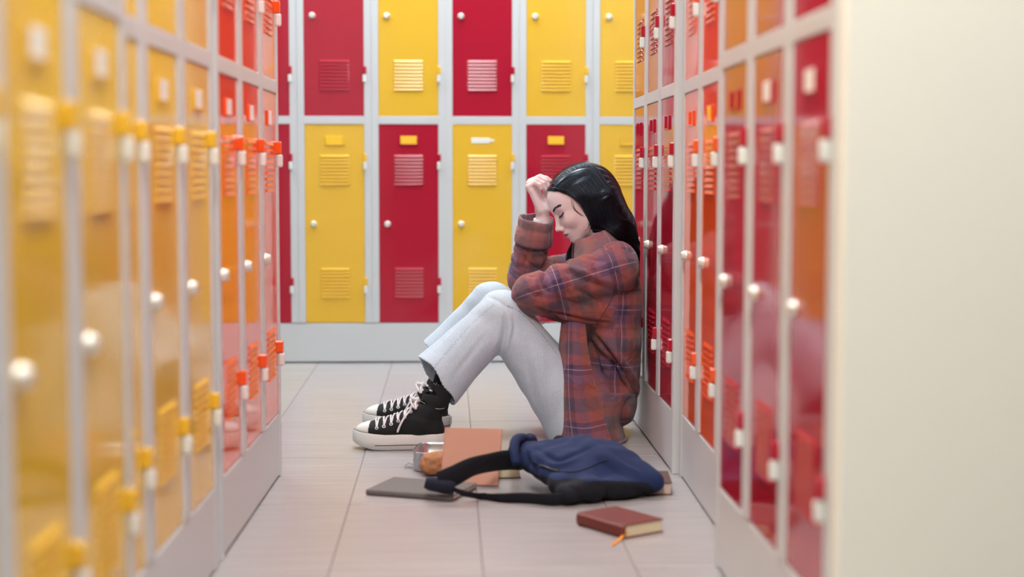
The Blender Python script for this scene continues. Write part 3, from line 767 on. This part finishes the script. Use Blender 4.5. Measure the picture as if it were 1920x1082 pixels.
def torsof(p):
    q = sq(p, .56); d = None
    for (a, ra), (b, rb) in zip(TB[:-1], TB[1:]):
        e = rcone(q, a, b, ra, rb); d = e if d is None else smin(d, e, .02)
    d = smin(d, rcone(p, P(1158, 486, 4.40), P(1152, 484, 4.66), .052, .052), .03)
    d = d+.0022*np.sin(p[:, 2]*75+p[:, 0]*60+2*np.sin(p[:, 0]*40))*np.clip((.50-p[:, 2])*6, 0, 1)
    # overhanging fold: the upper part ends on a slanting line
    ln = (FOLD1-FOLD0)[[0, 2]]; ln /= np.linalg.norm(ln); nn = np.array([ln[1], -ln[0]])
    side = ((p[:, [0, 2]]-FOLD0[[0, 2]]) @ nn)
    side = side if ((P(1100, 700, 4.35)-FOLD0)[[0, 2]] @ nn) > 0 else -side
    return smax(d, side+.004*np.sin(p[:, 0]*70), .012)
def hipf(p):
    q = sq(p, .60)
    d = rcone(q, P(1140, 650, YM), P(1134, 748, YM), .072, .092)
    d = smin(d, rcone(q, P(1134, 748, YM), P(1100, 792, YM), .092, .056), .02)
    d = smin(d, ell(p, P(1122, 800, 4.46), (.064, .110, .060)), .03)
    return d+.004*np.sin(p[:, 0]*62+p[:, 2]*34+1.5*np.sin(p[:, 2]*28))+.0016*wob(p, 45, 9)
def shirtf(p):
    d = smin(torsof(p), hipf(p), .010)
    n = smin(armf(p, SH_N, EL_N, .070, .056, .4, 3.2), armf(p, EL_N, WR_N, .054, .047, 1.2, 3.), .016)
    n = smin(n, rcone(p, P(1065, 575, 4.39), P(1130, 578, 4.40), .040, .052), .02)
    d = smin(d, n, .022)
    fa = smin(armf(p, SH_F, EL_F, .062, .054, 2.2, 3.), armf(p, P(985, 518, 4.70), P(1002, 446, 4.635), .0545, .0485, 3.0, 2.4), .016)
    d = smin(d, fa, .018)
    d = smax(d, -rcone(p, NECK0, NECK1+(NECK1-NECK0)*.2, .056, .056), .008)       # neck opening
    return smax(smax(d, -(p[:, 2]-.002), .004), p[:, 0]-.5575, .006)
v, f = surface(shirtf, (.12, 4.25, -.006), (.60, 4.82, .64), .0034)
v = relax(v, f, 1, .4)
v = creases(v, f, shirtf, [([(1024, 511), (1017, 525), (1021, 541), (1034, 549)], -.009, .006), ([(1010, 512), (1002, 535), (1006, 562)], .006, .008), ([(1034, 511), (1039, 530), (1039, 552)], .006, .007),
    ([(1060, 498), (1090, 509), (1120, 521), (1152, 531)], .008, .009), ([(1060, 510), (1090, 523), (1120, 535), (1150, 546)], -.008, .008), ([(1002, 577), (1030, 585), (1060, 592), (1100, 601), (1142, 606)], -.013, .006), ([(1012, 588), (1040, 598), (1075, 604)], .006, .008),
    ([(1042, 560), (1080, 568), (1120, 580)], -.006, .008), ([(1075, 542), (1108, 556), (1136, 576)], -.006, .008), ([(985, 545), (1010, 556), (1035, 560)], -.004, .007), ([(1090, 480), (1110, 486), (1135, 490)], -.005, .007), ([(1165, 470), (1178, 490), (1182, 515)], -.004, .008),
    ([(1108, 622), (1140, 660), (1170, 702), (1194, 740)], -.014, .008), ([(1118, 618), (1150, 656), (1180, 696), (1200, 728)], .007, .010), ([(1120, 690), (1140, 730), (1148, 785)], -.010, .009), ([(1135, 652), (1158, 700), (1180, 748)], -.008, .008), ([(1108, 640), (1120, 680), (1125, 730)], -.010, .010), ([(1160, 690), (1172, 725), (1165, 770)], .006, .010),
    ([(972, 468), (985, 488), (1008, 503), (1026, 498)], -.008, .007), ([(964, 498), (985, 514), (1005, 520)], -.007, .007), ([(992, 462), (986, 484), (975, 508)], -.006, .007), ([(1013, 462), (1016, 484), (1010, 508)], .006, .007), ([(965, 480), (972, 500), (985, 525)], .005, .008), ([(1160, 560), (1175, 600), (1172, 640)], -.004, .010), ([(1185, 570), (1190, 620), (1188, 680)], -.003, .009)], 4.0)
v[:, 0] = np.minimum(v[:, 0], .5590); v[:, 2] = np.maximum(v[:, 2], .002)
shirt = ppart('shirt', v, f, M_PLAID)
# plaid coordinates: every face belongs to the nearest piece of the garment
TA0, TA1 = P(1155, 480, YM), P(1138, 800, YM)
PIE = [('arm', SH_N, EL_N, .062, .02), ('arm', EL_N, WR_N, .05, .6), ('arm', SH_F, EL_F, .06, .3), ('arm', P(985, 518, 4.70), P(1002, 446, 4.635), .051, .55), ('body', TA0, TA1, .12, .12)]
fc = v[f].mean(1)
dist = np.stack([np.minimum(rcone(fc, SH_N, EL_N, .070, .056), rcone(fc, P(1065, 575, 4.39), P(1130, 578, 4.40), .040, .05)), rcone(fc, EL_N, WR_N, .054, .047), rcone(fc, SH_F, EL_F, .062, .054), rcone(fc, P(985, 518, 4.70), P(1002, 446, 4.635), .0545, .0485), np.minimum(torsof(fc), hipf(fc))-.004], 1)
who = dist.argmin(1)
UV = np.zeros((len(f), 4, 2))
for k, (kind, a, b, r, ph) in enumerate(PIE):
    sel = np.where(who == k)[0]
    if not len(sel): continue
    q = v[f[sel]].reshape(-1, 3); ab = b-a; L = np.linalg.norm(ab); ax = ab/L
    y = np.array([0, -1., 0]); e1 = y-ax*(y @ ax); e1 /= np.linalg.norm(e1); e2 = np.cross(ax, e1)
    w = q-a; lv = w @ ax
    if kind == 'arm': uu = np.arctan2(w @ e2, w @ e1)*r
    else: uu = np.clip(w @ e2, -.3, .3)+(w @ e1-.15)*.25
    UV[sel] = np.stack([uu/PER+ph, lv/PER+ph*1.7], 1).reshape(-1, 4, 2)
set_uv(shirt.data, UV.reshape(-1, 2))
M_SEAM = mat('shirt_seam', srgb(92, 60, 66), .9)
for nm, ln_ in (('sleeve_seam', [(1138, 470), (1148, 488), (1152, 512), (1152, 540), (1144, 566), (1130, 590), (1120, 606)]), ('yoke_seam', [(1154, 544), (1175, 546), (1195, 544), (1206, 542)])):
    pth = snap(shirtf, cast(shirtf, spline(np.array(ln_, float), 40), 4.1), .0004, 3)
    ppart(nm, *tube(pth, .0011, 5), M_SEAM, shirt)
def cloth_sheet(rows, nu, nv, thick, rip=0.):
    """grid of control points -> dense closed sheet with thickness; returns v, f, uv per loop"""
    rows = [spline(r, nu) for r in rows]
    G = np.stack([spline(np.array([r[i] for r in rows]), nv) for i in range(nu)], 1)     # nv x nu x 3
    dU = np.gradient(G, axis=1); dV = np.gradient(G, axis=0)
    N = np.cross(dU, dV); N /= np.linalg.norm(N, axis=2)[..., None]+1e-9
    G = G+N*rip*(np.sin(np.linspace(0, 9, nu))[None, :, None]*np.linspace(.2, 1, nv)[:, None, None])
    lu = np.concatenate([[0], np.cumsum(np.linalg.norm(np.diff(G[nv//2], axis=0), axis=1))])
    lv = np.concatenate([[0], np.cumsum(np.linalg.norm(np.diff(G[:, nu//2], axis=0), axis=1))])
    V = np.vstack([(G+N*thick/2).reshape(-1, 3), (G-N*thick/2).reshape(-1, 3)]); o = nu*nv
    F = []
    for j in range(nv-1):
        for i in range(nu-1):
            a = j*nu+i; F += [(a, a+1, a+nu+1, a+nu), (o+a, o+a+nu, o+a+nu+1, o+a+1)]
    for i in range(nu-1): F += [(i, o+i, o+i+1, i+1), ((nv-1)*nu+i, (nv-1)*nu+i+1, o+(nv-1)*nu+i+1, o+(nv-1)*nu+i)]
    for j in range(nv-1): F += [(j*nu, (j+1)*nu, o+(j+1)*nu, o+j*nu), (j*nu+nu-1, o+j*nu+nu-1, o+(j+1)*nu+nu-1, (j+1)*nu+nu-1)]
    F = np.array(F); k = F % o
    return V, F, np.stack([lu[k % nu], lv[k//nu]], -1)
# near front panel hanging to the floor
rowsp = [[(1058, 574, 4.435), (1068, 574, 4.42), (1084, 576, 4.42), (1100, 580, 4.42)],
         [(1053, 604, 4.405), (1066, 604, 4.385), (1082, 606, 4.378), (1098, 610, 4.382)],
         [(1047, 660, 4.39), (1064, 662, 4.348), (1085, 664, 4.338), (1104, 664, 4.352)],
         [(1043, 730, 4.375), (1064, 732, 4.325), (1090, 734, 4.315), (1119, 730, 4.335)],
         [(1043, 795, 4.370), (1068, 797, 4.312), (1098, 800, 4.302), (1136, 792, 4.325)],
         [(1047, 838, 4.355), (1076, 842, 4.300), (1108, 846, 4.288), (1150, 836, 4.315)]]
V, F, U = cloth_sheet([[P(*q) for q in r] for r in rowsp], 40, 60, .0025, .004)
V[:, 2] = np.maximum(V[:, 2], .003)
fp = ppart('front_panel', V, F, M_PLAID, shirt); set_uv(fp.data, ((U+np.array([.120, -.022]))/PER).reshape(-1, 2))
# inner back tail touching the floor
rowsp = [[(1096, 736, 4.352), (1136, 736, 4.338), (1172, 738, 4.362), (1192, 740, 4.43)], [(1102, 790, 4.336), (1136, 792, 4.326), (1158, 788, 4.36), (1168, 784, 4.44)],
         [(1110, 826, 4.334), (1142, 830, 4.326), (1163, 824, 4.365), (1172, 818, 4.44)], [(1115, 840, 4.334), (1148, 842, 4.316), (1168, 830, 4.36), (1178, 820, 4.42)]]
V, F, U = cloth_sheet([[P(*q) for q in r] for r in rowsp], 30, 30, .0025, .003)
V[:, 2] = np.maximum(V[:, 2], .003)
bt = ppart('back_tail', V, F, M_PLAID, shirt); set_uv(bt.data, ((U+np.array([.05, .03]))/PER).reshape(-1, 2))
# turned-up cuff on the raised arm
def ring_tube(c0, c1, prof, n, wav, seed):
    ax = (c1-c0)/np.linalg.norm(c1-c0); e1 = np.cross(ax, [0, 1., 0]); e1 /= np.linalg.norm(e1); e2 = np.cross(ax, e1)
    V = []
    for j, (t, r) in enumerate(prof):
        for k in range(n):
            a = 2*math.pi*k/n
            rr = r+wav*(math.sin(3*a+seed)+.6*math.sin(5*a+2*seed+t*2))*(.4+t)
            V.append(c0+(c1-c0)*(t+wav*9*math.sin(2*a+seed)*(t if t > .5 else t*.5))+rr*(math.cos(a)*e1+math.sin(a)*e2))
    F = [(j*n+k, j*n+(k+1) % n, (j+1)*n+(k+1) % n, (j+1)*n+k) for j in range(len(prof)-1) for k in range(n)]
    U = [((k/n*.32, prof[j][0]*.07), ((k+1)/n*.32, prof[j][0]*.07), ((k+1)/n*.32, prof[j+1][0]*.07), (k/n*.32, prof[j+1][0]*.07)) for j in range(len(prof)-1) for k in range(n)]
    return np.array(V), np.array(F), np.array(U)
V, F, U = ring_tube(P(1001, 455, 4.64), P(1007, 408, 4.62), [(.12, .046), (0, .052), (-.03, .0560), (.06, .0585), (.35, .0575), (.55, .0550), (.62, .0515), (.68, .0535), (.90, .0535), (1.0, .0510), (.97, .0475), (.6, .046), (.25, .044)], 64, .0030, .8)
cf = ppart('cuff', V, F, plaid('plaid_flannel_reverse', .55), shirt); set_uv(cf.data, ((U+np.array([.06, .05]))/PER).reshape(-1, 2))
M_WHITE = mat('white_undershirt', srgb(222, 224, 232), .8)
ppart('inner_cuff', *tube([P(1014, 426, 4.622), P(1014.5, 410, 4.618)], [.0240, .0225], 24), M_WHITE, shirt)
# collar
cc = P(1119, 458, YM); ca_ = np.array([-.38, 0, .92]); ca_ /= np.linalg.norm(ca_); ce = np.array([.92, 0, .38])
rowsc = []
for rr, hh in ((.066, .026), (.069, .034), (.080, .026), (.096, .004), (.104, -.012)):
    rowsc.append([cc+ca_*(hh-.012*(1-math.cos(a-math.pi))*(rr > .08))+ce*math.cos(a)*rr*.86+np.array([0, -1., 0])*math.sin(a)*rr for a in np.linspace(-math.pi*.86, math.pi*.86, 15)])
V, F, U = cloth_sheet(rowsc, 60, 14, .003, .0008)
co = ppart('collar', V, F, plaid('plaid_flannel_collar', .75), shirt); set_uv(co.data, ((U+np.array([.05, .06]))/PER).reshape(-1, 2))

# ---- jeans
def denim():
    m = mat('pale_denim', srgb(204, 212, 222), .85, bump=(420, .5, .0012), sheen=.2)
    nt = m.node_tree; b = nt.nodes['Principled BSDF']; tc = [n for n in nt.nodes if n.type == 'TEX_COORD'][0]
    n1 = nt.nodes.new('ShaderNodeTexNoise'); n1.inputs['Scale'].default_value = 9; n1.inputs['Detail'].default_value = 8; n1.inputs['Roughness'].default_value = .7
    n2 = nt.nodes.new('ShaderNodeTexNoise'); n2.inputs['Scale'].default_value = 380; n2.inputs['Detail'].default_value = 2
    nt.links.new(tc.outputs['Object'], n1.inputs['Vector']); nt.links.new(tc.outputs['Object'], n2.inputs['Vector'])
    ad = nt.nodes.new('ShaderNodeMath'); ad.operation = 'ADD'; nt.links.new(n1.outputs['Fac'], ad.inputs[0]); nt.links.new(n2.outputs['Fac'], ad.inputs[1])
    r = nt.nodes.new('ShaderNodeValToRGB'); r.color_ramp.elements[0].position = .34; r.color_ramp.elements[1].position = .68
    hf = nt.nodes.new('ShaderNodeMath'); hf.operation = 'MULTIPLY'; hf.inputs[1].default_value = .5; nt.links.new(ad.outputs[0], hf.inputs[0])
    r.color_ramp.elements[0].color = (*srgb(172, 190, 206), 1); r.color_ramp.elements[1].color = (*srgb(208, 221, 232), 1)
    nt.links.new(hf.outputs[0], r.inputs[0]); nt.links.new(r.outputs[0], b.inputs['Base Color'])
    return m
M_DENIM = denim()
LEG = {}
LEG['n'] = dict(hip=P(1085, 792, 4.43), knee=P(943, 590, 4.405), hem=P(817, 712, 4.340), kr=.066)
LEG['f'] = dict(hip=P(1085, 770, 4.63), knee=P(924, 572, 4.650), hem=P(828, 676, 4.655), kr=.066)
def legf(p, L, rh=.0865, far=False):
    ab = L['hem']-L['knee']; ln = np.linalg.norm(ab); ax = ab/ln
    e2 = np.cross(ax, [0, 1., 0]); e2 /= np.linalg.norm(e2)
    w = p-L['knee']; al = w @ ax; t = al/ln
    x2 = w @ e2; x1 = w[:, 1]-ax[1]*al; ph = np.arctan2(x1, x2)
    rr = np.interp(t, [-.1, .0, .25, .7, 1.0, 1.3], [.067, .068, .071, .077, rh, rh+.003])
    rad = np.sqrt(x2**2+(x1/.80)**2)*.88
    fold = .0020*np.sin(ph*3+t*4.5+(1 if far else 0))*np.clip(t+.1, 0, 1)+.0022*np.sin(t*24+ph*2)*np.exp(-((t-.05)/.2)**2)
    tub = rad-rr*.88+fold
    tub = np.where(al < 0, np.sqrt(np.maximum(tub+rr*.88, 0)**2+al**2)-rr*.88, tub)
    hp = L['hip']-L['knee']; tt = np.clip(((p-L['knee']) @ hp)/(hp @ hp), 0, 1)
    th = rcone(p, L['knee'], L['hip'], .068, .094)+.0018*np.sin(p[:, 0]*70-p[:, 2]*22+2*np.sin(p[:, 2]*19))*tt
    d = smin(tub, th, .024)
    cut = al-ln-.0035*np.sin(ph*4+.5)-.010*np.cos(ph)-.0010*np.sin(ph*37)          # raw, wavy hem
    inner = np.maximum(rad-(rr-.0065)*.88+fold, -(t-.45)*ln)                        # hollow trouser leg
    return np.maximum(np.maximum(d, cut), -inner)
def jeansf(p):
    d = smin(legf(p, LEG['n']), legf(p, LEG['f'], .084, True), .006)
    d = smin(d, rcone(p, LEG['n']['hip'], LEG['f']['hip'], .094, .094), .03)
    return smax(d, -(p[:, 2]-.002), .004)
v, f = surface(jeansf, (-.14, 4.27, -.006), (.52, 4.80, .50), .0031)
v = relax(v, f, 1, .4)
_ln = lambda p: legf(p, LEG['n'])
v = creases(v, f, _ln, [([(937, 664), (944, 640), (947, 615), (946, 594)], -.008, .006), ([(947, 662), (955, 636), (957, 608)], .006, .007), ([(958, 640), (966, 615), (962, 592)], -.005, .006), ([(928, 650), (934, 628), (930, 605)], .004, .007), ([(915, 556), (935, 565), (955, 580)], -.003, .007),
    ([(985, 640), (992, 700), (1005, 765)], -.0035, .010), ([(1015, 655), (1022, 715), (1030, 780)], .0035, .010), ([(1000, 650), (1008, 705), (1018, 770)], .003, .008), ([(900, 600), (865, 645), (832, 690)], .0025, .010), ([(915, 625), (880, 668), (848, 710)], -.003, .010), ([(880, 585), (845, 620), (805, 660)], -.0025, .009)], 4.0)
jeans = ppart('jeans', v, f, M_DENIM)
M_STI = mat('seam_thread', srgb(120, 132, 160), .8)
parts = []
for ln_, n in (([(808, 694), (835, 662), (868, 625), (900, 592), (925, 570)], 60), ([(950, 572), (975, 585), (1003, 612), (1028, 642), (1042, 662)], 44)):
    for o in (0, 2.6):
        pth = spline(np.array(ln_)+np.array([o*.6, o*.8]), n*2)
        q3 = cast(lambda p: legf(p, LEG['n']), pth, 4.1)
        for i in range(0, n*2-1, 2):
            if rng.uniform() < .75: parts.append(tube(q3[i:i+2], .0009, 4))
ppart('seam', *merge(parts), M_STI, jeans)['kind'] = 'stuff'
# frayed threads of the hem and the torn knee
M_FRAY = mat('frayed_thread', srgb(226, 230, 236), .9)
parts = []
L = LEG['n']; ax = (L['hem']-L['knee']); ln = np.linalg.norm(ax); ax /= ln; e2 = np.cross(ax, [0, 1., 0]); e2 /= np.linalg.norm(e2)
for i in range(26):
    a = rng.uniform(0, 6.283); c = L['hem']+.084*(math.cos(a)*e2)+np.array([0, .066*math.sin(a), 0])+ax*(.008*math.cos(a)-.004)
    dd = ax+rng.normal(size=3)*.5; parts.append(tube(spline([c, c+dd*.003, c+dd*.006+rng.normal(size=3)*.0012], 5), .0004, 3))
tk = cast(lambda p: legf(p, LEG['f'], .084, True), [(1003, 590), (1010, 600), (1018, 606)], 4.3)
for i in range(40):
    c = P(rng.uniform(1000, 1022), rng.uniform(588, 607), 4.47); dd = rng.normal(size=3)
    parts.append(tube(spline([c, c+dd*.006, c+dd*.009+rng.normal(size=3)*.004], 5), .0007, 3))
ppart('frayed_threads', *merge(parts), M_FRAY, jeans)['kind'] = 'stuff'

# ---- shoes
M_CANV = mat('black_canvas', srgb(17, 17, 21), .85, bump=(600, .4, .0008))
M_RUB = mat('white_rubber', srgb(214, 212, 208), .5, var=(30, .06))
M_LINE = mat('dark_line', srgb(52, 28, 48), .5)
M_LACE = mat('lace_white', srgb(222, 214, 216), .8)
M_EYE = mat('eyelet', srgb(220, 220, 224), .3, metal=.5)
M_THR = mat('pale_stitch', srgb(190, 186, 170), .8)
def hw(s): return np.interp(s, [0, .004, .012, .03, .06, .09, .13, .17, .21, .24, .254, .262, .266], [0, .014, .026, .038, .0465, .048, .043, .0385, .038, .034, .024, .012, 0])
def outline(ins, n=72):
    out = []
    for k in range(n):
        a = 2*math.pi*k/n; s = .133-.133*math.cos(a); w = hw(s)*(1 if math.sin(a) >= 0 else -1)
        nrm = np.array([(s-.133)/.133*.8, np.sign(w)*.8]); out.append((s-nrm[0]*ins, w-nrm[1]*min(ins, abs(w))))
    return out
def spring(s): return .020*np.clip(1-s/.075, 0, 1)**1.6
def soletop(s): return .044+.010*np.clip(1-s/.10, 0, 1)**1.3
def upperf(p):
    s, w, h = p[:, 0], p[:, 1], p[:, 2]
    d = ell(p, (.072, 0, .052), (.064, .0425, .026))
    q = p.copy(); q[:, 1] *= .92
    d = smin(d, rcone(q, np.array([.095, 0, .054]), np.array([.175, 0, .074]), .0315, .0365), .02)
    d = smin(d, rcone(p, np.array([.175, 0, .050]), np.array([.226, 0, .050]), .0335, .033), .02)
    d = smin(d, rcone(q, np.array([.196, 0, .078]), np.array([.278, 0, .208]), .0385, .0360), .03)
    d = smax(d, .036-h, .003)
    d = smax(d, (h-.190)+(s-.262)*.40, .004)                       # collar cut
    d = smax(d, -rcone(q, np.array([.219, 0, .12]), np.array([.303, 0, .256]), .0325, .0325), .004)
    return d+.0008*np.sin(h*160+s*60)*(h > .08)
uv_, uf_ = surface(upperf, (-.005, -.06, .03), (.33, .06, .22), .0020); uv_ = relax(uv_, uf_, 1, .4)
fcs = uv_[uf_].mean(1); toe = fcs[:, 0] < .052-.25*np.abs(fcs[:, 1])**1.0*.6
def sub(v, f, sel):
    ff = f[sel]; u, inv = np.unique(ff, return_inverse=True); return v[u], inv.reshape(ff.shape)
ME_UP = fast_mesh('upper', *sub(uv_, uf_, ~toe), M_CANV)
tv, tf = sub(uv_, uf_, toe); tv = tv+grad(upperf, tv)*.0012
ME_TOE = fast_mesh('toe_cap', tv, tf, M_RUB)
ol = [outline(i) for i in (.006, .0, -.001, .0, .0015, .010)]
V = []; n = 72
for (pts, lev) in zip(ol, (0, .06, .5, .94, 1.0, 1.0)):
    for s, w in pts: V.append((s, w, spring(s)+(soletop(s)-spring(s))*lev))
F = [(j*n+k, j*n+(k+1) % n, (j+1)*n+(k+1) % n, (j+1)*n+k) for j in range(5) for k in range(n)]+[tuple(range(n))[::-1], tuple(range(5*n, 6*n))]
ME_SOLE = mesh('sole', V, [q[::-1] for q in F], M_RUB, True)
st_ = [(s, w, .015) for s, w in outline(-.0012, 200) if s > .062]
half = [[q for q in st_ if q[1] > 0], [q for q in st_ if q[1] < 0]]
ME_STR = mesh('sole_stripe', *merge([tube(half[0], .0011, 5), tube(half[1], .0011, 5)]), M_LINE, True)
ME_RIM = mesh('foxing_line', *merge([tube([(s, w, soletop(s)+.0004) for s, w in outline(.0025, 120)], .0009, 5)]), M_LINE, True)
ME_HEEL = boxes('heel_patch', [(.2655, .2690, -.013, .013, .014, .042)], M_RUB, .002)
vv = []
for z in (.036, .031, .026, .021): vv.append((.2688, .2698, -.009, .009, z-.0011, z+.0011))
ME_HTX = boxes('heel_print', vv, M_LINE)
# eyelets measured along the lacing edge
eyes = [(.070, .063), (.090, .067), (.110, .073), (.130, .081), (.149, .092), (.166, .106), (.182, .122), (.222, .168)]
ey3 = []
for s, h in eyes:
    wq = np.linspace(.003, .05, 160); dd = np.abs(upperf(np.stack([np.full(160, s), -wq, np.full(160, h)], 1)))
    ey3.append(np.array([s, -wq[dd.argmin()], h]))
ey3 = snap(upperf, np.array(ey3), .0004)
torus = []
laces = []
for sg in (1, -1):
    E = ey3*np.array([1, sg, 1]); Nn = grad(upperf, E)
    for c, nn in zip(E, Nn):
        a = np.cross(nn, [0, 0, 1.]); a /= np.linalg.norm(a); b = np.cross(nn, a)
        torus.append(tube([c+nn*.0008+.0040*(math.cos(t)*a+math.sin(t)*b) for t in np.linspace(0, 2*math.pi, 15)], .0015, 6, cap=False))
for i in range(7):
    for sg in (1, -1):
        a = ey3[i]*np.array([1, sg, 1]); j = i+1 if sg > 0 else i
        if j > 6: continue
        b = ey3[j]*np.array([1, -sg, 1])
        m_ = (a+b)/2; m_[2] += .012
        pth = snap(upperf, spline([a, (a+m_)/2, m_, (b+m_)/2, b], 14), .0024, 4)
        laces.append(tube(pth, .0026, 6, .7))
top = ey3[6]; rd = snap(upperf, np.array([[.176, 0, .142]]), .004)[0]
for sg in (1, -1):
    o = np.array([1, sg, 1])
    bow = spline([rd, np.array([.164, -.020, .142])*o, np.array([.170, -.040, .128])*o, np.array([.180, -.040, .118])*o, np.array([.178, -.020, .130])*o, rd], 26)
    laces.append(tube(bow, .0036, 6, .8))
    tail = snap(upperf, spline([rd, np.array([.157, -.030, .112])*o, np.array([.142, -.042, .090])*o, np.array([.132, -.046, .062])*o, np.array([.129, -.050, .046])*o], 20), .0032, 4)
    laces.append(tube(tail, list(np.linspace(.0034, .0040, 18))+[.0026, .0012], 6, .7))
laces.append(tube([rd+np.array([-.006, 0, 0]), rd, rd+np.array([.006, 0, .003])], .0090, 8))
ME_EYES = [mesh('eyelet', *t_, M_EYE, True) for t_ in torus]; ME_LACE = mesh('laces', *merge(laces), M_LACE, True)
stc = []
for sg in (1, -1):
    pl = snap(upperf, spline(np.array([(.194, -.022*sg, .136), (.210, -.034*sg, .128), (.236, -.036*sg, .118), (.262, -.024*sg, .114)]), 24), .0010, 4); stc.append(tube(pl, .0008, 4))
    pl = snap(upperf, spline(np.array([(.228, -.022*sg, .186), (.250, -.034*sg, .180), (.280, -.028*sg, .170)]), 18), .0010, 4); stc.append(tube(pl, .0007, 4))
ME_STS = [mesh('stitching', *t_, M_THR, True) for t_ in stc]
def shoe(toe_xy, yaw):
    """toe tip on the floor; local x runs heelwards (world +X)"""
    e = empty('shoe', np.array([toe_xy[0], toe_xy[1], .0005])-POFF, (0, 0, yaw)); e.parent = person
    for nme, me in (('sole', ME_SOLE), ('upper', ME_UP), ('toe_cap', ME_TOE), ('sole_stripe', ME_STR), ('foxing_line', ME_RIM), ('laces', ME_LACE), ('heel_patch', ME_HEEL), ('heel_print', ME_HTX)):
        link(nme, me, e)
    for me in ME_EYES: link('eyelet', me, e)
    for me in ME_STS: link('stitching', me, e)
    return e
shoe((-.272, 4.325), R(-1)); shoe((-.262, 4.640), R(-2))
# socks / ankles inside the hems
M_SOCK = mat('black_sock', srgb(18, 18, 22), .9)
for tp, L in (((-.272+.236, 4.325-.004), LEG['n']), ((-.262+.236, 4.640-.008), LEG['f'])):
    a = np.array([tp[0], tp[1], .10]); b = L['hem']+(L['knee']-L['hem'])*.35
    ppart('sock', *tube(spline([a, a*.5+b*.5+np.array([-.010, 0, .004]), b], 12), [.029, .029, .029, .030, .031, .032, .034, .036, .038, .040, .042, .043], 18), M_SOCK)
